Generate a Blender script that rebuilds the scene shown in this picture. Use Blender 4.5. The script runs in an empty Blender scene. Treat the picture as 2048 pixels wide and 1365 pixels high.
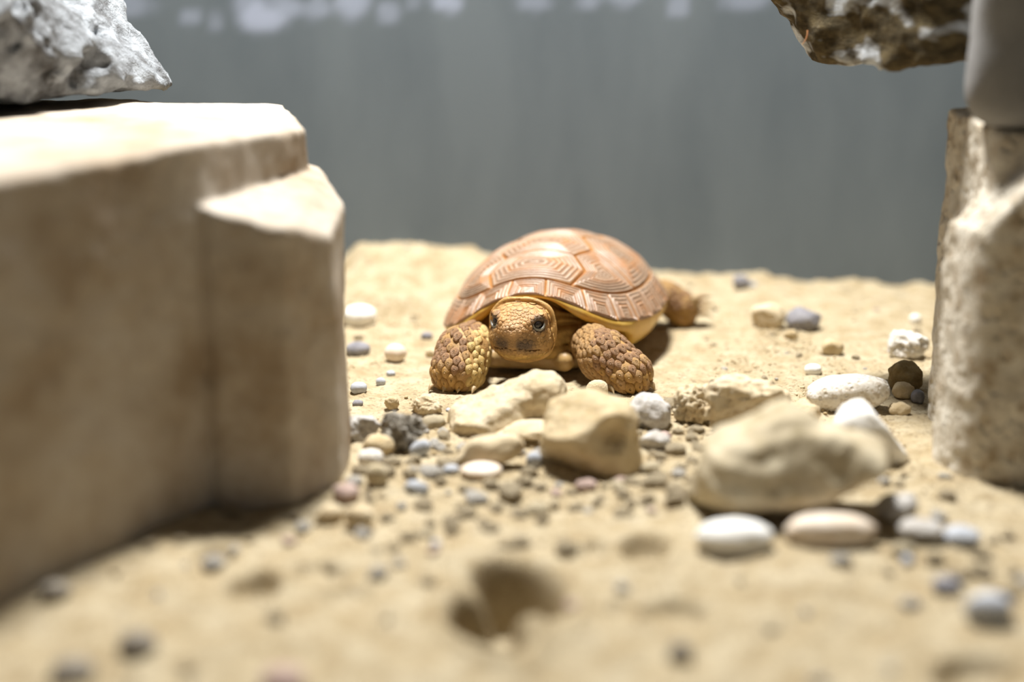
import bpy, math, random
import numpy as np
from mathutils import Vector, Matrix

# ------------------------------------------------------------------ camera, world, lamps, exposure
scene = bpy.context.scene
C = scene.collection
CAM_H, PITCH, FPX = 0.223, math.radians(13.5), 2048 * 50 / 36.0
cam_data = bpy.data.cameras.new('camera')
cam_data.lens = 50; cam_data.sensor_width = 36; cam_data.sensor_fit = 'HORIZONTAL'
cam_data.clip_start = 0.01; cam_data.clip_end = 20
cam_data.dof.use_dof = True
cam_data.dof.focus_distance = 0.815
cam_data.dof.aperture_fstop = 2.25
cam = bpy.data.objects.new('camera', cam_data); C.objects.link(cam)
cam.location = (0, 0, CAM_H); cam.rotation_euler = (math.pi / 2 - PITCH, 0, 0)
scene.camera = cam

world = bpy.data.worlds.new('world'); scene.world = world
world.use_nodes = True
world.node_tree.nodes['Background'].inputs[0].default_value = (0.86, 0.93, 1.0, 1)
world.node_tree.nodes['Background'].inputs[1].default_value = 0.055

def area_lamp(name, loc, target, sx, sy, power, col):
    d = bpy.data.lights.new(name, 'AREA'); d.shape = 'RECTANGLE'; d.size = sx; d.size_y = sy
    d.energy = power; d.color = col
    o = bpy.data.objects.new(name, d); C.objects.link(o); o.location = loc
    o.rotation_euler = (Vector(target) - Vector(loc)).to_track_quat('-Z', 'Y').to_euler()
    return o
area_lamp('terrarium_lamp_offscreen', (-0.04, 0.935, 1.05), (0.0, 0.84, 0.0), 0.20, 0.08, 30.0, (1.0, 0.985, 0.955))

vs = scene.view_settings
vs.view_transform = 'Standard'; vs.look = 'None'; vs.gamma = 1.0; vs.use_curve_mapping = False
vs.exposure = 0.10

# ------------------------------------------------------------------ numeric helpers
def smooth(a, b, x):
    t = np.clip((np.asarray(x, float) - a) / (b - a), 0, 1); return t * t * (3 - 2 * t)

def _hash(ix, iy, iz, seed):
    h = (ix * 374761393 + iy * 668265263 + iz * 2147483647 + seed * 974634777) & 0xFFFFFFFF
    h = ((h ^ (h >> 13)) * 1274126177) & 0xFFFFFFFF
    h = ((h ^ (h >> 16)) * 2246822519) & 0xFFFFFFFF
    return ((h ^ (h >> 15)) & 0xFFFFFF) / float(0x800000) - 1.0

def vnoise(P, seed=0):
    P = np.asarray(P, float)
    i = np.floor(P).astype(np.int64); f = P - i; f = f * f * f * (f * (f * 6 - 15) + 10)
    r = 0
    for dx in (0, 1):
        wx = f[..., 0] if dx else 1 - f[..., 0]
        for dy in (0, 1):
            wy = f[..., 1] if dy else 1 - f[..., 1]
            for dz in (0, 1):
                wz = f[..., 2] if dz else 1 - f[..., 2]
                r = r + wx * wy * wz * _hash(i[..., 0] + dx, i[..., 1] + dy, i[..., 2] + dz, seed)
    return r

def fbm(P, freq, octv=3, seed=0, gain=0.5):
    P = np.asarray(P, float); a = 1.0; r = 0; t = 0
    for k in range(octv):
        r = r + a * vnoise(P * freq + 17.3 * k, seed + k); t += a; a *= gain; freq *= 2.03
    return r / t

def ray(px, py):
    vx, vy = (px - 1024) / FPX, -(py - 682.5) / FPX
    return vx, math.cos(PITCH) + vy * math.sin(PITCH), -math.sin(PITCH) + vy * math.cos(PITCH)

def gp(px, py, z=0.0):
    a, b, c = ray(px, py); t = (z - CAM_H) / c
    return a * t, b * t

def depth_of(y, z=0.0):
    return y * math.cos(PITCH) + (CAM_H - z) * math.sin(PITCH)

# ------------------------------------------------------------------ object helpers
def new_mesh(name, verts, faces, smooth_shade=True):
    me = bpy.data.meshes.new(name)
    me.from_pydata([tuple(map(float, v)) for v in verts], [], [tuple(int(k) for k in f) for f in faces])
    if smooth_shade:
        me.polygons.foreach_set('use_smooth', [True] * len(me.polygons))
    me.update()
    return me

def quad_mesh(name, V, Q):
    V = np.asarray(V, np.float32); Q = np.asarray(Q, np.int32)
    me = bpy.data.meshes.new(name)
    me.vertices.add(len(V)); me.vertices.foreach_set('co', V.ravel())
    n = Q.shape[1]
    me.loops.add(Q.size); me.loops.foreach_set('vertex_index', Q.ravel())
    me.polygons.add(len(Q))
    me.polygons.foreach_set('loop_start', np.arange(0, Q.size, n, dtype=np.int32))
    me.polygons.foreach_set('use_smooth', np.ones(len(Q), bool))
    me.update(calc_edges=True); me.validate()
    return me

def set_col(me, cols, name='tint'):
    cols = np.asarray(cols, np.float32)
    if cols.shape[1] == 3: cols = np.hstack([cols, np.ones((len(cols), 1), np.float32)])
    at = me.color_attributes.new(name, 'FLOAT_COLOR', 'POINT')
    at.data.foreach_set('color', cols.ravel())

def set_float(me, vals, name):
    at = me.attributes.new(name, 'FLOAT', 'POINT'); at.data.foreach_set('value', np.asarray(vals, np.float32))

def link(name, me, mat, parent=None, loc=None):
    o = bpy.data.objects.new(name, me); C.objects.link(o)
    if mat is not None and len(me.materials) == 0: me.materials.append(mat)
    if parent is not None: o.parent = parent
    if loc is not None: o.location = loc
    return o

def tag(o, label=None, cat=None, group=None, kind=None):
    if label: o['label'] = label
    if cat: o['category'] = cat
    if group: o['group'] = group
    if kind: o['kind'] = kind
    return o

# surface extraction from a signed distance function, narrow band
def sdf_mesh(fn, lo, hi, h, relax=1):
    lo = np.array(lo, float); hi = np.array(hi, float)
    nb = np.ceil((hi - lo) / h / 4).astype(int) + 1
    n = nb * 4
    g = [lo[a] + (np.arange(nb[a]) * 4 + 1.5) * h for a in range(3)]
    cen = np.stack(np.meshgrid(*g, indexing='ij'), -1)
    dc = fn(cen.reshape(-1, 3)).reshape(nb)
    V = np.repeat(np.repeat(np.repeat(dc, 4, 0), 4, 1), 4, 2).astype(np.float32)
    act = np.argwhere(np.abs(dc) < 4 * h * 1.9)
    off = np.stack(np.meshgrid(np.arange(4), np.arange(4), np.arange(4), indexing='ij'), -1).reshape(-1, 3)
    for s in range(0, len(act), 6000):
        idx = (act[s:s + 6000, None, :] * 4 + off[None]).reshape(-1, 3)
        V[idx[:, 0], idx[:, 1], idx[:, 2]] = fn(lo + idx * h)
    S = V < 0
    m = n - 1
    def sl(A, d): return A[d[0]:d[0] + m[0], d[1]:d[1] + m[1], d[2]:d[2] + m[2]]
    cs = [(a, b, c) for a in (0, 1) for b in (0, 1) for c in (0, 1)]
    cnt = sum(sl(S, c).astype(np.int8) for c in cs)
    cells = np.argwhere((cnt > 0) & (cnt < 8))
    ids = -np.ones(m, np.int64); ids[cells[:, 0], cells[:, 1], cells[:, 2]] = np.arange(len(cells))
    acc = np.zeros((len(cells), 3)); num = np.zeros(len(cells))
    for a in cs:
        for ax in range(3):
            if a[ax]: continue
            b = list(a); b[ax] = 1
            va = V[cells[:, 0] + a[0], cells[:, 1] + a[1], cells[:, 2] + a[2]]
            vb = V[cells[:, 0] + b[0], cells[:, 1] + b[1], cells[:, 2] + b[2]]
            k = (va < 0) != (vb < 0)
            t = np.zeros(len(cells)); t[k] = va[k] / (va[k] - vb[k])
            p = np.array(a)[None] + t[:, None] * (np.array(b) - np.array(a))[None]
            acc[k] += p[k]; num[k] += 1
    P = lo + (cells + acc / num[:, None]) * h
    quads = []
    for ax in range(3):
        u, w = (ax + 1) % 3, (ax + 2) % 3
        A = np.take(S, range(0, n[ax] - 1), ax); B = np.take(S, range(1, n[ax]), ax)
        e = np.argwhere(A != B)
        e = e[(e[:, u] > 0) & (e[:, w] > 0) & (e[:, u] < n[u] - 1) & (e[:, w] < n[w] - 1)]
        ins = S[e[:, 0], e[:, 1], e[:, 2]]
        q = []
        for du, dw in ((1, 1), (0, 1), (0, 0), (1, 0)):
            c = e.copy(); c[:, u] -= du; c[:, w] -= dw
            q.append(ids[c[:, 0], c[:, 1], c[:, 2]])
        q = np.stack(q, 1)
        q[~ins] = q[~ins][:, ::-1]
        quads.append(q)
    Q = np.vstack(quads); Q = Q[(Q >= 0).all(1)]
    for _ in range(relax):
        s = np.zeros_like(P); c = np.zeros(len(P))
        for i in range(4):
            a, b = Q[:, i], Q[:, (i + 1) % 4]
            np.add.at(s, a, P[b]); np.add.at(c, a, 1)
            np.add.at(s, b, P[a]); np.add.at(c, b, 1)
        P = P * 0.5 + 0.5 * s / np.maximum(c, 1)[:, None]
    return P, Q

def smin(a, b, k):
    h = np.clip(0.5 + 0.5 * (b - a) / k, 0, 1)
    return b + (a - b) * h - k * h * (1 - h)
def smax(a, b, k): return -smin(-a, -b, k)

def ell(P, c, r, p=2.0):
    q = (P - np.array(c)); r = np.array(r)
    if p == 2.0:
        k0 = np.sqrt(((q / r) ** 2).sum(-1)); k1 = np.sqrt(((q / r ** 2) ** 2).sum(-1))
        return k0 * (k0 - 1) / np.maximum(k1, 1e-9)
    k0 = ((np.abs(q / r)) ** p).sum(-1) ** (1 / p)
    return (k0 - 1) * r.min()

def cone(P, a, b, ra, rb):
    a = np.array(a); b = np.array(b); ab = b - a
    t = np.clip(((P - a) @ ab) / (ab @ ab), 0, 1)
    return np.sqrt(((P - a - t[:, None] * ab) ** 2).sum(-1)) - (ra + (rb - ra) * t)

def prism(P, poly, lo_f, top_f, k=0.004):
    """convex plan polygon (counter-clockwise), between lo_f and top_f"""
    d = None; m = len(poly)
    for i in range(m):
        x0, y0 = poly[i]; x1, y1 = poly[(i + 1) % m]
        ex, ey = x1 - x0, y1 - y0; l = math.hypot(ex, ey)
        h = ((P[:, 0] - x0) * ey - (P[:, 1] - y0) * ex) / l
        d = h if d is None else smax(d, h, k)
    d = smax(d, P[:, 2] - top_f(P), k)
    return smax(d, lo_f(P) - P[:, 2], k)

# ------------------------------------------------------------------ materials
def N(nt, t, **kw):
    n = nt.nodes.new(t)
    for k, v in kw.items(): setattr(n, k, v)
    return n

ALBEDO = {'chalk_white_stone': 0.97, 'pitted_off_white_stone': 0.95, 'pale_limestone': 0.80, 'pitted_limestone': 0.97, 'pinkish_cream_pebble': 0.95,
          'tortoise_skin': 0.85, 'dark_eye': 1.0, 'cream_sandstone': 0.86, 'pale_grey_stone': 0.9, 'grey_painted_wall': 1.0, 'grey_lichen_rock': 0.7}
def material(name, c1, c2, c3=None, scale=120.0, rough=0.85, bump=0.3, bump_scale=600.0, speck=None, speck_scale=500.0,
             speck_amt=0.5, speck_lo=0.54, attr=None, spec=0.35, sss=0.0, pits=None, bump_dist=0.0008, stretch=None):
    k = ALBEDO.get(name, 0.8); sc = lambda c: tuple(v * k for v in c)
    c1, c2, c3, speck = sc(c1), sc(c2), c3 and sc(c3), speck and sc(speck)
    m = bpy.data.materials.new(name); m.use_nodes = True
    nt = m.node_tree; L = nt.links.new
    b = nt.nodes['Principled BSDF']
    tc = N(nt, 'ShaderNodeTexCoord')
    src = tc.outputs['Object']
    if stretch:
        mp = N(nt, 'ShaderNodeMapping'); mp.inputs['Scale'].default_value = stretch
        L(src, mp.inputs['Vector']); src = mp.outputs['Vector']
    n1 = N(nt, 'ShaderNodeTexNoise'); n1.inputs['Scale'].default_value = scale
    n1.inputs['Detail'].default_value = 5; n1.inputs['Roughness'].default_value = 0.6
    L(src, n1.inputs['Vector'])
    cr = N(nt, 'ShaderNodeValToRGB'); e = cr.color_ramp.elements
    e[0].position = 0.34; e[0].color = (*c1, 1); e[1].position = 0.64; e[1].color = (*c2, 1)
    if c3:
        x = e.new(0.49); x.color = (*c3, 1)
    L(n1.outputs['Fac'], cr.inputs['Fac'])
    col = cr.outputs['Color']
    if speck:
        n2 = N(nt, 'ShaderNodeTexNoise'); n2.inputs['Scale'].default_value = speck_scale; n2.inputs['Detail'].default_value = 3
        L(src, n2.inputs['Vector'])
        r2 = N(nt, 'ShaderNodeValToRGB'); r2.color_ramp.elements[0].position = speck_lo; r2.color_ramp.elements[1].position = speck_lo + 0.12
        r2.color_ramp.elements[1].color = (speck_amt,) * 3 + (1,)
        L(n2.outputs['Fac'], r2.inputs['Fac'])
        mx = N(nt, 'ShaderNodeMix', data_type='RGBA'); L(r2.outputs['Color'], mx.inputs['Factor'])
        L(col, mx.inputs['A']); mx.inputs['B'].default_value = (*speck, 1); col = mx.outputs['Result']
    if attr:
        at = N(nt, 'ShaderNodeVertexColor', layer_name=attr)
        mx = N(nt, 'ShaderNodeMix', data_type='RGBA', blend_type='MULTIPLY'); mx.inputs['Factor'].default_value = 1
        L(col, mx.inputs['A']); L(at.outputs['Color'], mx.inputs['B']); col = mx.outputs['Result']
    L(col, b.inputs['Base Color'])
    b.inputs['Roughness'].default_value = rough
    b.inputs['Specular IOR Level'].default_value = spec
    if sss:
        b.inputs['Subsurface Weight'].default_value = sss
        b.inputs['Subsurface Radius'].default_value = (1.0, 0.45, 0.15); b.inputs['Subsurface Scale'].default_value = 0.004
    n3 = N(nt, 'ShaderNodeTexNoise'); n3.inputs['Scale'].default_value = bump_scale; n3.inputs['Detail'].default_value = 6
    n3.inputs['Roughness'].default_value = 0.65
    L(src, n3.inputs['Vector'])
    hgt = n3.outputs['Fac']
    if pits:
        vo = N(nt, 'ShaderNodeTexVoronoi'); vo.inputs['Scale'].default_value = pits; L(src, vo.inputs['Vector'])
        mr = N(nt, 'ShaderNodeMapRange'); mr.inputs['From Min'].default_value = 0.05; mr.inputs['From Max'].default_value = 0.4
        L(vo.outputs['Distance'], mr.inputs['Value'])
        ad = N(nt, 'ShaderNodeMath', operation='ADD'); L(hgt, ad.inputs[0]); L(mr.outputs['Result'], ad.inputs[1]); hgt = ad.outputs[0]
    bp = N(nt, 'ShaderNodeBump'); bp.inputs['Strength'].default_value = bump; bp.inputs['Distance'].default_value = bump_dist
    L(hgt, bp.inputs['Height']); L(bp.outputs['Normal'], b.inputs['Normal'])
    return m

M = {}
M['sand'] = material('sand', (0.56, 0.43, 0.25), (0.76, 0.645, 0.44), (0.67, 0.545, 0.345), 60, 0.95, 1.0, 550, speck=(0.36, 0.26, 0.16), speck_scale=380, speck_amt=0.65, spec=0.1, bump_dist=0.0020)
M['limestone'] = material('pale_limestone', (0.43, 0.325, 0.22), (0.70, 0.63, 0.54), (0.59, 0.505, 0.405), 17, 0.95, 0.6, 500, speck=(0.50, 0.40, 0.29), speck_scale=160, speck_amt=0.5, spec=0.1)
M['shelly'] = material('pitted_limestone', (0.50, 0.44, 0.34), (0.72, 0.67, 0.57), (0.62, 0.56, 0.46), 90, 0.95, 1.0, 260, speck=(0.33, 0.24, 0.14), speck_scale=120, speck_amt=0.7, spec=0.1, pits=160, bump_dist=0.002)
M['greyrock'] = material('grey_lichen_rock', (0.13, 0.125, 0.12), (0.50, 0.53, 0.56), (0.32, 0.335, 0.35), 55, 0.95, 1.0, 120, speck=(0.62, 0.66, 0.70), speck_scale=80, speck_amt=0.7, spec=0.15, bump_dist=0.004)
M['mossrock'] = material('dark_mossy_rock', (0.07, 0.055, 0.03), (0.22, 0.17, 0.09), (0.13, 0.10, 0.055), 150, 0.95, 1.0, 260, speck=(0.95, 1.0, 1.05), speck_scale=46, speck_amt=1.0, speck_lo=0.475, spec=0.1, bump_dist=0.004, stretch=(0.7, 0.7, 1.3))
M['plaingrey'] = material('smooth_grey_stone', (0.26, 0.255, 0.25), (0.38, 0.375, 0.37), None, 20, 0.9, 0.4, 200, spec=0.2)
M['cream'] = material('cream_sandstone', (0.68, 0.53, 0.33), (0.83, 0.72, 0.53), (0.77, 0.64, 0.43), 110, 0.95, 0.9, 600, speck=(0.52, 0.36, 0.19), speck_scale=230, speck_amt=0.5, spec=0.1, bump_dist=0.0012)
M['ochre'] = material('ochre_sandstone', (0.62, 0.47, 0.26), (0.80, 0.66, 0.43), (0.73, 0.58, 0.36), 90, 0.95, 0.9, 500, spec=0.1, bump_dist=0.0012)
M['olive'] = material('olive_tan_stone', (0.50, 0.41, 0.25), (0.72, 0.63, 0.45), (0.63, 0.53, 0.36), 60, 0.9, 0.6, 300, spec=0.2)
M['white'] = material('chalk_white_stone', (0.80, 0.77, 0.70), (0.90, 0.89, 0.86), None, 80, 0.8, 0.3, 500, spec=0.3)
M['bone'] = material('pitted_off_white_stone', (0.62, 0.56, 0.46), (0.84, 0.81, 0.76), (0.78, 0.74, 0.67), 140, 0.85, 0.8, 420, speck=(0.42, 0.32, 0.20), speck_scale=300, speck_amt=0.6, spec=0.2, pits=300)
M['palegrey'] = material('pale_grey_stone', (0.46, 0.42, 0.37), (0.74, 0.72, 0.69), (0.62, 0.59, 0.55), 160, 0.9, 1.0, 400, speck=(0.30, 0.24, 0.16), speck_scale=260, speck_amt=0.5, spec=0.2, bump_dist=0.0015)
M['darkgrey'] = material('dark_grey_stone', (0.17, 0.14, 0.10), (0.56, 0.53, 0.47), (0.34, 0.30, 0.24), 220, 0.9, 1.0, 380, spec=0.2, bump_dist=0.002)
M['slate'] = material('slate_grey_stone', (0.23, 0.22, 0.24), (0.38, 0.37, 0.39), None, 150, 0.85, 0.6, 400, spec=0.3)
M['taupe'] = material('taupe_grey_pebble', (0.27, 0.235, 0.19), (0.42, 0.375, 0.31), None, 150, 0.85, 0.5, 400, spec=0.3)
M['blue'] = material('blue_grey_pebble', (0.42, 0.44, 0.48), (0.64, 0.66, 0.70), None, 150, 0.7, 0.3, 400, spec=0.4)
M['rust'] = material('mauve_brown_pebble', (0.40, 0.27, 0.22), (0.58, 0.44, 0.38), None, 150, 0.75, 0.3, 400, spec=0.4)
M['brown'] = material('brown_clod', (0.26, 0.18, 0.08), (0.46, 0.35, 0.18), (0.36, 0.26, 0.12), 160, 0.95, 0.9, 500, spec=0.1, bump_dist=0.0012)
M['pinkish'] = material('pinkish_cream_pebble', (0.72, 0.58, 0.44), (0.82, 0.72, 0.60), None, 150, 0.6, 0.2, 400, spec=0.4)

# ------------------------------------------------------------------ sand floor
def interp(x, xs, ys): return np.interp(x, xs, ys)

HOLES = []   # (x, y, rx, ry, angle, depth)
for px, py, wpx, hpx, ang, dep in (
        (1035, 1180, 135, 100, 0.3, 0.030), (972, 1252, 100, 85, 0.5, 0.026), (505, 1178, 90, 40, 0, 0.008),
        (1290, 1100, 80, 45, 0, 0.010), (1190, 1100, 45, 30, 0, 0.004), (1350, 1222, 110, 45, 0, 0.005),
        (640, 1150, 90, 40, 0, 0.004), (430, 1112, 70, 25, 0, 0.004), (1960, 1345, 150, 60, 0.2, 0.007),
        (1250, 1225, 60, 40, 0, 0.003), (1020, 1095, 60, 20, 0, 0.002), (700, 1195, 80, 40, 0, 0.003)):
    x, y = gp(px, py); D = depth_of(y)
    rx = wpx * D / FPX * 0.62; s = (CAM_H / math.hypot(y, CAM_H)); ry = hpx * D / FPX / s * 0.62
    HOLES.append((x, y, rx, ry, ang, dep))

def H0(x, y):
    x = np.asarray(x, float); y = np.asarray(y, float)
    P = np.stack([x, y, 0 * x], -1)
    z = 0.0035 * fbm(P, 9, 2, 5) + 0.0022 * fbm(P, 34, 2, 9) * smooth(0.9, 0.7, y)
    back = interp(x, [-0.60, -0.17, -0.14, -0.125, -0.112, -0.085, -0.06, -0.02, 0.06, 0.13, 0.22, 0.33, 0.6],
                  [0.012, 0.012, 0.016, 0.028, 0.0335, 0.0335, 0.029, 0.025, 0.016, 0.0085, 0.006, 0.000, 0.0])
    step = 0.42 * smooth(0.985, 1.012, y + 0.006 * np.sin(40 * x)) + 0.58 * smooth(1.02, 1.10, y)
    z = z + back * step
    z = z + 0.0055 * fbm(P, 55, 2, 15) * smooth(1.03, 1.10, y)
    for hx, hy, rx, ry, a, dep in HOLES:
        u = (x - hx) * math.cos(a) + (y - hy) * math.sin(a); v = -(x - hx) * math.sin(a) + (y - hy) * math.cos(a)
        r = np.sqrt((u / rx) ** 2 + (v / ry) ** 2)
        z = z - dep * smooth(1.10, 0.70, r) + 0.10 * dep * np.exp(-((r - 1.35) / 0.25) ** 2)
    # the sand is pressed flat where the tortoise stands
    r = np.sqrt(((x - 0.03) / 0.13) ** 2 + ((y - 0.90) / 0.15) ** 2)
    return z * smooth(0.75, 1.15, r) - 0.0008 * smooth(1.1, 0.8, r)

def ground(px, py):
    x, y = gp(px, py)
    for _ in range(4): x, y = gp(px, py, float(H0(x, y)))
    return x, y, float(H0(x, y))

def build_sand():
    xs = np.concatenate([np.linspace(-0.75, -0.32, 60, endpoint=False), np.linspace(-0.32, 0.36, 520, endpoint=False), np.linspace(0.36, 0.75, 55)])
    ys = np.concatenate([np.linspace(0.02, 0.40, 120, endpoint=False), np.linspace(0.40, 0.62, 150, endpoint=False), np.linspace(0.62, 0.95, 330, endpoint=False), np.linspace(0.95, 1.135, 110)])
    X, Y = np.meshgrid(xs, ys, indexing='xy')
    Z = H0(X, Y)
    P = np.stack([X, Y, 0 * X], -1)
    n = fbm(P, 160, 3, 21)
    Z = Z + 0.0011 * n + 0.0016 * np.maximum(0, fbm(P, 300, 2, 31) - 0.12) * smooth(0.55, 0.65, Y)
    ny, nx = X.shape
    V = np.stack([X, Y, Z], -1).reshape(-1, 3)
    i = np.arange(ny - 1)[:, None] * nx + np.arange(nx - 1)[None]
    Q = np.stack([i, i + 1, i + nx + 1, i + nx], -1).reshape(-1, 4)
    tag(link('floor', quad_mesh('floor', V, Q), M['sand']), kind='structure')
build_sand()

# ------------------------------------------------------------------ back wall
def build_wall():
    nx, nz = 330, 150
    xs = np.linspace(-0.9, 0.9, nx); zs = np.linspace(-0.05, 0.75, nz)
    X, Z = np.meshgrid(xs, zs, indexing='xy'); Y = np.full_like(X, 1.13)
    P = np.stack([X, 0 * X, Z], -1)
    st = np.zeros_like(X)
    def wp(px, py):
        a, b, c = ray(px, py); t = 1.13 / b; return a * t, CAM_H + c * t
    for px, py, w, h, s in ((530, 35, 62, 32, 1.0), (500, 10, 40, 40, .6), (575, 12, 40, 30, .7), (378, 36, 26, 20, .5), (432, 45, 16, 22, .35),
                            (640, 12, 30, 28, .55), (705, 5, 45, 36, .75), (772, 25, 26, 26, .5), (892, 4, 34, 22, .8), (830, 6, 20, 14, .3),
                            (1068, 4, 40, 20, .45), (1175, 2, 30, 22, .5), (1358, 12, 24, 24, .5), (1250, -8, 40, 24, .5), (1490, -10, 60, 26, .5),
                            (250, 8, 60, 30, .5), (120, 0, 60, 40, .5)):
        x, z = wp(px, py); k = 1.15 / FPX
        r = np.sqrt(((X - x) / (w * k)) ** 2 + ((Z - z) / (h * k)) ** 2) + 0.35 * fbm(P, 70, 2, 4)
        st = np.maximum(st, s * smooth(1.15, 0.55, r))
    st = np.maximum(st, 0.75 * smooth(0.235, 0.262, Z + 0.02 * fbm(P, 30, 3, 8)) * smooth(-0.2, 0.3, fbm(P, 45, 3, 3)))
    ny = nz
    V = np.stack([X, Y, Z], -1).reshape(-1, 3)
    i = np.arange(nz - 1)[:, None] * nx + np.arange(nx - 1)[None]
    Q = np.stack([i, i + 1, i + nx + 1, i + nx], -1).reshape(-1, 4)
    me = quad_mesh('wall_back', V, Q)
    set_float(me, st.ravel(), 'lime')
    m = material('grey_painted_wall', (0.120, 0.147, 0.168), (0.153, 0.183, 0.204), None, 9, 0.6, 0.15, 300, spec=0.3, stretch=(1.5, 1, 0.5))
    nt = m.node_tree; b = nt.nodes['Principled BSDF']; src = b.inputs['Base Color'].links[0].from_socket
    at = N(nt, 'ShaderNodeAttribute', attribute_name='lime')
    mx = N(nt, 'ShaderNodeMix', data_type='RGBA'); nt.links.new(at.outputs['Fac'], mx.inputs['Factor'])
    nt.links.new(src, mx.inputs['A']); mx.inputs['B'].default_value = (0.38, 0.43, 0.55, 1)
    nt.links.new(mx.outputs['Result'], b.inputs['Base Color'])
    tag(link('wall_back', me, m), kind='structure')
build_wall()

# ------------------------------------------------------------------ large stone blocks
def block(name, fn, lo, hi, h, mat, label, cat, cols=None):
    P, Q = sdf_mesh(fn, lo, hi, h, 1)
    base = np.array([P[:, 0].mean(), P[:, 1].mean(), P[:, 2].min()])
    me = quad_mesh(name, P - base, Q)
    return tag(link(name, me, mat, loc=tuple(base)), label, cat)

def left_block(P):
    main = prism(P, [(-0.25, 0.387), (-0.1356, 0.609), (-0.1036, 0.722), (-0.128, 0.80), (-0.32, 0.83), (-0.44, 0.40)],
                 lambda p: -0.02 + 0 * p[:, 0], lambda p: 0.1495 + 0.0225 * p[:, 1] - 0.006 * smooth(-0.14, -0.10, p[:, 0]), 0.0016)
    ledge = prism(P, [(-0.17, 0.63), (-0.130, 0.606), (-0.099, 0.611), (-0.0815, 0.642), (-0.083, 0.700), (-0.100, 0.735), (-0.17, 0.74)],
                  lambda p: -0.02 + 0 * p[:, 0],
                  lambda p: 0.126 + 0.30 * np.maximum(0, -p[:, 0] - 0.098) + 0.10 * (p[:, 1] - 0.61) - 0.75 * np.maximum(0, p[:, 0] + 0.097), 0.0015)
    d = smin(main, ledge, 0.001)
    return d + 0.0016 * fbm(P, 26, 2, 3) + 0.0007 * fbm(P, 130, 2, 7)
block('limestone_block', left_block, (-0.46, 0.37, -0.03), (-0.06, 0.86, 0.185), 0.0018, M['limestone'],
      'pale limestone block with a chipped white ledge, under the light grey rock', 'stone block')

def right_block(P):
    bot = lambda p: -0.02 + 0 * p[:, 0]
    main = prism(P, [(0.2285, 0.755), (0.2275, 0.672), (0.25, 0.658), (0.42, 0.65), (0.42, 0.757)], bot,
                 lambda p: 0.1635 + 0.06 * np.maximum(0, p[:, 1] - 0.68), 0.003)
    ledge = prism(P, [(0.2120, 0.690), (0.2130, 0.656), (0.2190, 0.644), (0.2300, 0.638), (0.42, 0.60), (0.42, 0.70)], bot,
                  lambda p: 0.1195 + 1.35 * np.clip(p[:, 0] - 0.217, 0, 0.028) - 0.2 * np.maximum(0, 0.64 - p[:, 1]), 0.003)
    d = smin(main, ledge, 0.0015)
    return d + 0.0016 * fbm(P, 30, 2, 13) + 0.0012 * fbm(P, 150, 2, 17)
block('limestone_block', right_block, (0.21, 0.58, -0.03), (0.455, 0.79, 0.195), 0.0019, M['shelly'],
      'beige pitted limestone block with a sloping white ledge, under the dark mossy slab', 'stone block')

def support(P):
    return prism(P, [(0.290, 0.775), (0.43, 0.775), (0.43, 0.85), (0.290, 0.85)], lambda p: -0.01 + 0 * p[:, 0], lambda p: 0.1885 + 0 * p[:, 0], 0.003) + 0.001 * fbm(P, 40, 2, 14)
def halfspaces(P, pl, k):
    d = None
    for n, pt in pl:
        n = np.array(n, float); n /= np.linalg.norm(n)
        h = (P - np.array(pt)) @ n
        d = h if d is None else smax(d, h, k)
    return d

def grey_rock(P):
    pl = [((0.0, 0.0225, -1), (-0.25, 0.75, 0.1705)), ((0.85, -0.1, 0.60), (-0.212, 0.79, 0.190)), ((0.8, -0.55, -0.25), (-0.208, 0.78, 0.183)),
          ((0.35, -0.9, 0.12), (-0.25, 0.640, 0.18)), ((1, -0.25, 0.05), (-0.2050, 0.78, 0.19)), ((0.6, -0.5, -0.62), (-0.216, 0.77, 0.181)), ((0.2, 1, 0.1), (-0.25, 0.86, 0.2)), ((-1, 0, 0), (-0.42, 0.8, 0.2)), ((0, 0.05, 1), (-0.3, 0.8, 0.262))]
    d = halfspaces(P, pl, 0.010)
    return d + 0.003 * fbm(P, 26, 2, 41) + 0.016 * np.maximum(0, fbm(P, 48, 3, 43) - 0.02) + 0.0035 * fbm(P, 120, 3, 47)
block('grey_rock', grey_rock, (-0.44, 0.60, 0.15), (-0.17, 0.89, 0.285), 0.0022, M['greyrock'],
      'rough light grey rock lying on top of the chipped limestone block', 'rock')

def moss_slab(P):
    pl = [((0.06, 0.0, -1), (0.20, 0.75, 0.1905)), ((-1, 0.05, -0.75), (0.162, 0.80, 0.205)), ((-1, -0.1, 0.25), (0.146, 0.80, 0.24)),
          ((-0.82, -0.58, 0), (0.175, 0.775, 0.2)), ((-0.10, -1, 0.05), (0.25, 0.722, 0.2)), ((1, 0, 0), (0.43, 0.75, 0.2)), ((0, 1, 0), (0.3, 0.85, 0.2)), ((0, 0, 1), (0.3, 0.8, 0.262))]
    d = halfspaces(P, pl, 0.004)
    return d + 0.004 * fbm(P, 40, 2, 51) + 0.003 * fbm(P, 130, 3, 53)
block('prop_stone', support, (0.27, 0.755, -0.02), (0.45, 0.87, 0.20), 0.003, M['shelly'],
      'beige stone block behind the pitted one, propping up the dark mossy slab', 'stone block')
block('mossy_slab', moss_slab, (0.13, 0.68, 0.175), (0.445, 0.87, 0.275), 0.002, M['mossrock'],
      'dark brown mossy rock slab with white crust jutting out above the sand', 'rock')

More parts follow.
